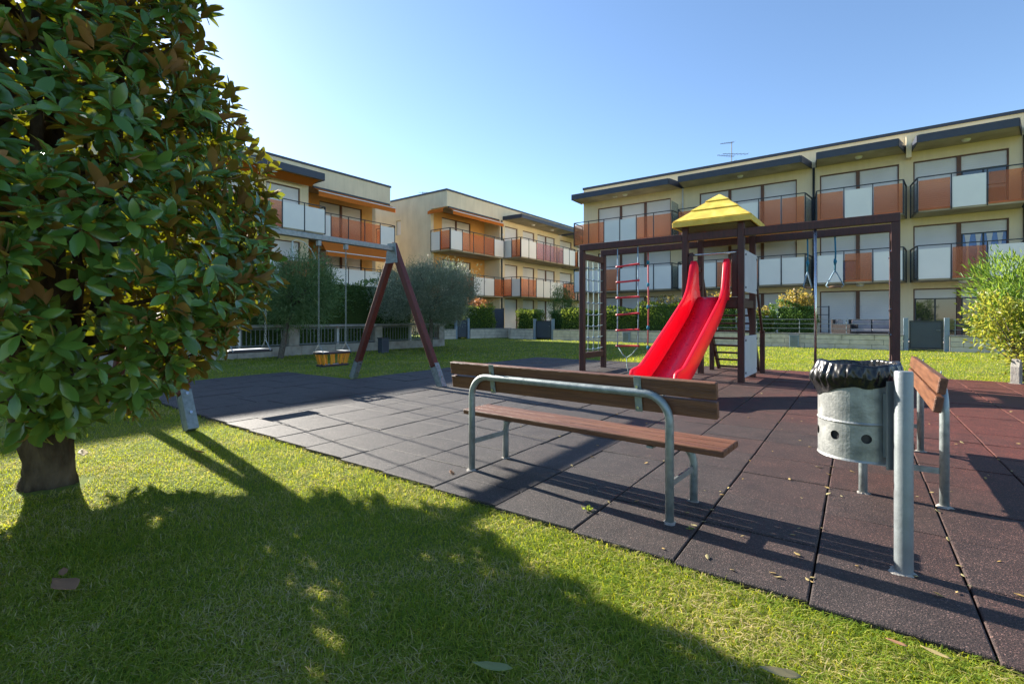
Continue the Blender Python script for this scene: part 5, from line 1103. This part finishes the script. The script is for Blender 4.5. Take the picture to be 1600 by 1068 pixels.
def seat_unit(name, label, s, c, w, rz, n):
    p = AX * s + BX * c; t = thing(name, label, 'sofa' if n > 1 else 'armchair', (p.x, p.y, 0.24), ANG + rz, None)
    MB().box(-w / 2, w / 2, -0.38, 0.38, 0.03, 0.34).build('base', 'wicker', t, 0.01); MB().box(-w / 2, w / 2, 0.30, 0.40, 0.342, 0.90).build('backrest', 'wicker', t, 0.02)
    for x in (-w / 2 + 0.04, w / 2 - 0.04): MB().box(x - 0.045, x + 0.045, -0.38, 0.298, 0.342, 0.66).build('armrest', 'wicker', t, 0.012)
    cw = (w - 0.2) / n
    for k in range(n):
        x = -w / 2 + 0.1 + cw * (k + 0.5); MB().box(x - cw / 2 + 0.01, x + cw / 2 - 0.01, -0.36, 0.28, 0.343, 0.46).build('cushion', 'cushion', t, 0.03); MB().box(x - cw / 2 + 0.02, x + cw / 2 - 0.02, 0.17, 0.295, 0.462, 0.86).build('back_cushion', 'cushion', t, 0.03)
    return t
seat_unit('garden_sofa', 'dark wicker sofa with grey cushions on the terrace', s_at(1362, 26.6), 26.6, 1.7, 0.0, 2)
seat_unit('garden_armchair', 'dark wicker armchair at the left end of the sofa', s_at(1320, 26.2), 26.2, 0.75, 1.2, 1)
p = AX * s_at(1285, 28.6) + BX * 28.6
t = thing('shelf_rack', 'narrow dark shelf rack against the facade near the sofa', 'rack', (p.x, p.y, 0.24), ANG)
for x in (-0.27, 0.27):
    for y in (-0.15, 0.15): MB().box(x - 0.02, x + 0.02, y - 0.02, y + 0.02, 0, 1.55).build('upright', 'dark_metal', t)
for z in (0.2, 0.65, 1.1, 1.5): MB().box(-0.248, 0.248, -0.17, 0.17, z, z + 0.03).build('shelf', 'gate_slate', t)
p = AX * s_at(1196, 25.4) + BX * 25.4
t = thing('planter', 'green plastic planter tub behind the railing', 'planter', (p.x, p.y, 0.24), 0)
MB().lathe([(0.0, 0.02), (0.22, 0.02), (0.30, 0.42), (0.33, 0.44), (0.33, 0.47), (0.28, 0.47), (0.26, 0.40), (0.0, 0.40)], 18).build('tub', 'green_plastic', t, smooth=True)
MB().lathe([(0.0, 0.43), (0.2, 0.42), (0.262, 0.405)], 14).build('soil', 'bark', t)
# closed cantilever parasol on the left block's first-floor balcony
up = (Pa + AX * 0.62 - BX * 7.15) * 1.085
t = thing('parasol', 'closed pale cantilever parasol on the left block balcony', 'parasol', (up.x, up.y, 3.14), math.atan2(BX.y, BX.x))
MB().lathe([(0.0, 2.58), (0.06, 2.50), (0.10, 2.1), (0.17, 1.4), (0.24, 0.8), (0.20, 0.62), (0.05, 0.60)], 14).build('folded_canopy', 'umbrella_cloth', t, smooth=True)
MB().tube([(0, 0, 2.55), (0.2, 0, 2.68), (0.7, 0, 2.60), (1.15, 0, 2.25), (1.45, 0, 1.75), (1.55, 0, 1.5)], 0.03, 8).build('arm', 'white_paint', t, smooth=True)
MB().tube([(1.40, 0, 1.85), (1.28, 0, 0.9), (1.25, 0, 0.0)], 0.03, 8).build('mast', 'white_paint', t, smooth=True); MB().box(0.95, 1.5, -0.27, 0.27, 0.0, 0.06).build('base', 'dark_metal', t)

# ------------------------------------------------------------------ fallen leaves and weeds
def fallen(name, label, x, y, L, wid, rz, mat, group=None, curl=0.15, z=0.004, tilt=0.1):
    m = MB(); n = 6; vs = []
    for i in range(n + 1):
        f = i / n; w = wid / 2 * math.sin(math.pi * f ** 0.8) ** 1.1 * (1 + 0.12 * math.sin(9 * f + L * 100)); zc = curl * L * (f - 0.5) ** 2 * 2; vs += [(-w, (f - 0.5) * L, zc + w * 0.35), (0, (f - 0.5) * L, zc), (w, (f - 0.5) * L, zc + w * 0.35)]
    fs = []
    for i in range(n): a = i * 3; fs += [(a, a + 1, a + 4, a + 3), (a + 1, a + 2, a + 5, a + 4)]
    o = m.add(vs, fs).build(name, mat, None, smooth=True); o.location = (x, y, z); o.rotation_euler = (tilt, tilt * 0.5, rz); sd_ = o.modifiers.new('s', 'SOLIDIFY'); sd_.thickness = 0.001
    return tag(o, label, 'leaf', group)
fallen('fallen_leaf', 'large dry pinkish brown leaf on the shaded grass, lower left', -1.90, 2.06, 0.165, 0.085, 1.2, 'litter_brown', z=0.020, tilt=0.10)
fallen('fallen_leaf', 'small dark brown leaf just above the large dry leaf', -2.03, 2.20, 0.075, 0.035, 0.7, 'litter_brown', z=0.006, tilt=0.1)
fallen('fallen_leaf', 'olive green leaf lying on grass at the bottom centre', -0.065, 1.585, 0.135, 0.045, 1.5, 'litter_green', z=0.014)
fallen('fallen_leaf', 'yellow brown leaf cut by the bottom edge right of centre', 0.86, 1.56, 0.13, 0.05, 1.35, 'litter_yellow', z=0.012)
fallen('fallen_leaf', 'pale curled leaf on lit grass near the magnolia trunk', -3.62, 4.10, 0.12, 0.07, 0.9, 'litter_yellow', z=0.02, tilt=0.35)
fallen('fallen_leaf', 'tan curled leaf on lit grass below the near swing foot', -2.67, 4.14, 0.11, 0.06, 2.2, 'litter_brown', z=0.02, tilt=0.4)
fallen('fallen_leaf', 'small brown leaf on the mat left of the foreground bench', -0.45, 3.62, 0.06, 0.04, 0.6, 'litter_brown', z=0.006, tilt=0.4)
fallen('fallen_leaf', 'reddish brown leaf at the mat edge near the lower right corner', 1.36, 1.72, 0.07, 0.03, 1.2, 'litter_brown', z=0.004, tilt=0.2)
fallen('fallen_leaf', 'long pale yellow leaf on grass at the lower right', 1.45, 1.665, 0.085, 0.026, 0.8, 'litter_yellow', z=0.006)
rf_ = random.Random(19); m0 = None
for k in range(150):
    d = 2.0 + 5.5 * rf_.random() ** 1.3; x = d * rf_.uniform(0.05, 1.08)
    if not in_mat(x, d, -0.05): continue
    if rf_.random() < 0.4:      # many lie in the open joints between the strips
        qv = x * QX.x + d * QX.y; ps = x * SX.x + d * SX.y; qv = 0.39 + TW * round((qv - 0.39) / TW) + rf_.uniform(-0.008, 0.008); v = QX * qv + SX * ps; x, d = v.x, v.y
    L = rf_.uniform(0.018, 0.045)
    if m0 is None: m0 = fallen('fallen_leaf', 'tiny dry yellow leaf scattered on the rubber mat', x, d, 0.04, 0.016, rf_.uniform(0, 6.28), 'litter_yellow', 'tiny leaves scattered on the mat')
    else:
        o = m0.copy(); COL.objects.link(o); o.location = (x, d, 0.004); s_ = L / 0.04; o.scale = (s_, s_, s_); o.rotation_euler = (rf_.uniform(-0.3, 0.3), rf_.uniform(-0.3, 0.3), rf_.uniform(0, 6.28))
def weed(label, x, y, n, L, seed):
    rng = np.random.default_rng(seed); t = thing('weed', label, 'weed', (x, y, -0.005)); P_ = np.c_[rng.normal(0, L * 0.5, n), rng.normal(0, L * 0.5, n), rng.uniform(0.0, L * 1.0, n)]
    small_leaves('crown', P_, np.c_[P_[:, :2] * 20 + rng.normal(0, 0.4, (n, 2)), rng.uniform(0.2, 1.2, n)], L, L * 0.6, 'hedge_leaf', t, rng)
    MB().tube([(0, 0, -0.02), (0, 0, L)], 0.002, 4).build('stem', 'bark_grey', t)
vw = QX * -0.715 + SX * 2.62
weed('tuft of pale weed in a mat joint in front of the foreground bench', 0.46, 2.92, 26, 0.022, 1)
weed('tiny weed in a mat joint beside the bench front leg', 0.975, 2.66, 12, 0.014, 2)

# ------------------------------------------------------------------ grass blades over the turf
def blades(n_try, d0, d1, dens_pow, hmin, hmax, wd, seed):
    rng = np.random.default_rng(seed)
    a_ = 2 - dens_pow; d = (d0 ** a_ + rng.uniform(0, 1, n_try) * (d1 ** a_ - d0 ** a_)) ** (1 / a_); x = d * rng.uniform(-1.12, 1.12, n_try)
    k = ~in_mat(x, d, -0.012); c = x * BX.x + d * BX.y; k &= c < WC - 0.12
    rel_x = (x - F0.x) * -BX.x + (d - F0.y) * -BX.y; off = (x - F0.x) * AX.x + (d - F0.y) * AX.y; k &= ~((rel_x > -0.3) & (off < 0.2))
    gx = (x - G0.x) * -gd.y + (d - G0.y) * gd.x; k &= gx < -0.15
    k &= np.hypot(x + 3.25, d - 3.45) > 0.19 + 0.16 * rng.uniform(0, 1, n_try) ** 2
    x, d = x[k], d[k]; n = len(x); h = rng.uniform(hmin, hmax, n) * (0.75 + 0.5 * (np.sin(x * 2.1) * np.cos(d * 2.7) * 0.5 + 0.5)); w = wd * rng.uniform(0.6, 1.3, n)
    th = rng.uniform(0, 2 * np.pi, n); ln = rng.uniform(0.25, 2.3, n); dx, dy = np.cos(th), np.sin(th); sxv, syv = -dy, dx
    B = np.c_[x, d, np.full(n, LAWN_Z - 0.002)]; Dv = np.c_[dx, dy, np.zeros(n)]; S = np.c_[sxv, syv, np.zeros(n)]; Z = np.array([0, 0, 1.0])
    mid = B + Z * (h * 0.62)[:, None] + Dv * (h * ln * 0.35)[:, None]; tip = B + Z * (h * (1.0 - 0.18 * ln))[:, None] + Dv * (h * ln * 1.15)[:, None]
    hw_ = (w / 2)[:, None]
    V = np.stack([B - S * hw_, B + S * hw_, mid - S * hw_ * 0.85, mid + S * hw_ * 0.85, tip], 1).reshape(-1, 3); i = np.arange(n)[:, None] * 5
    F = np.concatenate([i + np.array([[0, 1, 3]]), i + np.array([[0, 3, 2]]), i + np.array([[2, 3, 4]])], 1).reshape(-1, 3)
    return V, F
parts = [blades(330000, 1.35, 6.5, 1.6, 0.010, 0.036, 0.0036, 1), blades(120000, 6.0, 14.0, 1.6, 0.025, 0.05, 0.008, 2), blades(110000, 13.0, 30.0, 1.7, 0.025, 0.06, 0.014, 3)]
V = np.concatenate([p[0] for p in parts]); off = np.cumsum([0] + [len(p[0]) for p in parts]); F = np.concatenate([p[1] + o for p, o in zip(parts, off)])
gr = np_mesh('grass', V, F, 'grass_blade'); tag(gr, 'short mown lawn grass around the playground mat', 'grass', kind='stuff')
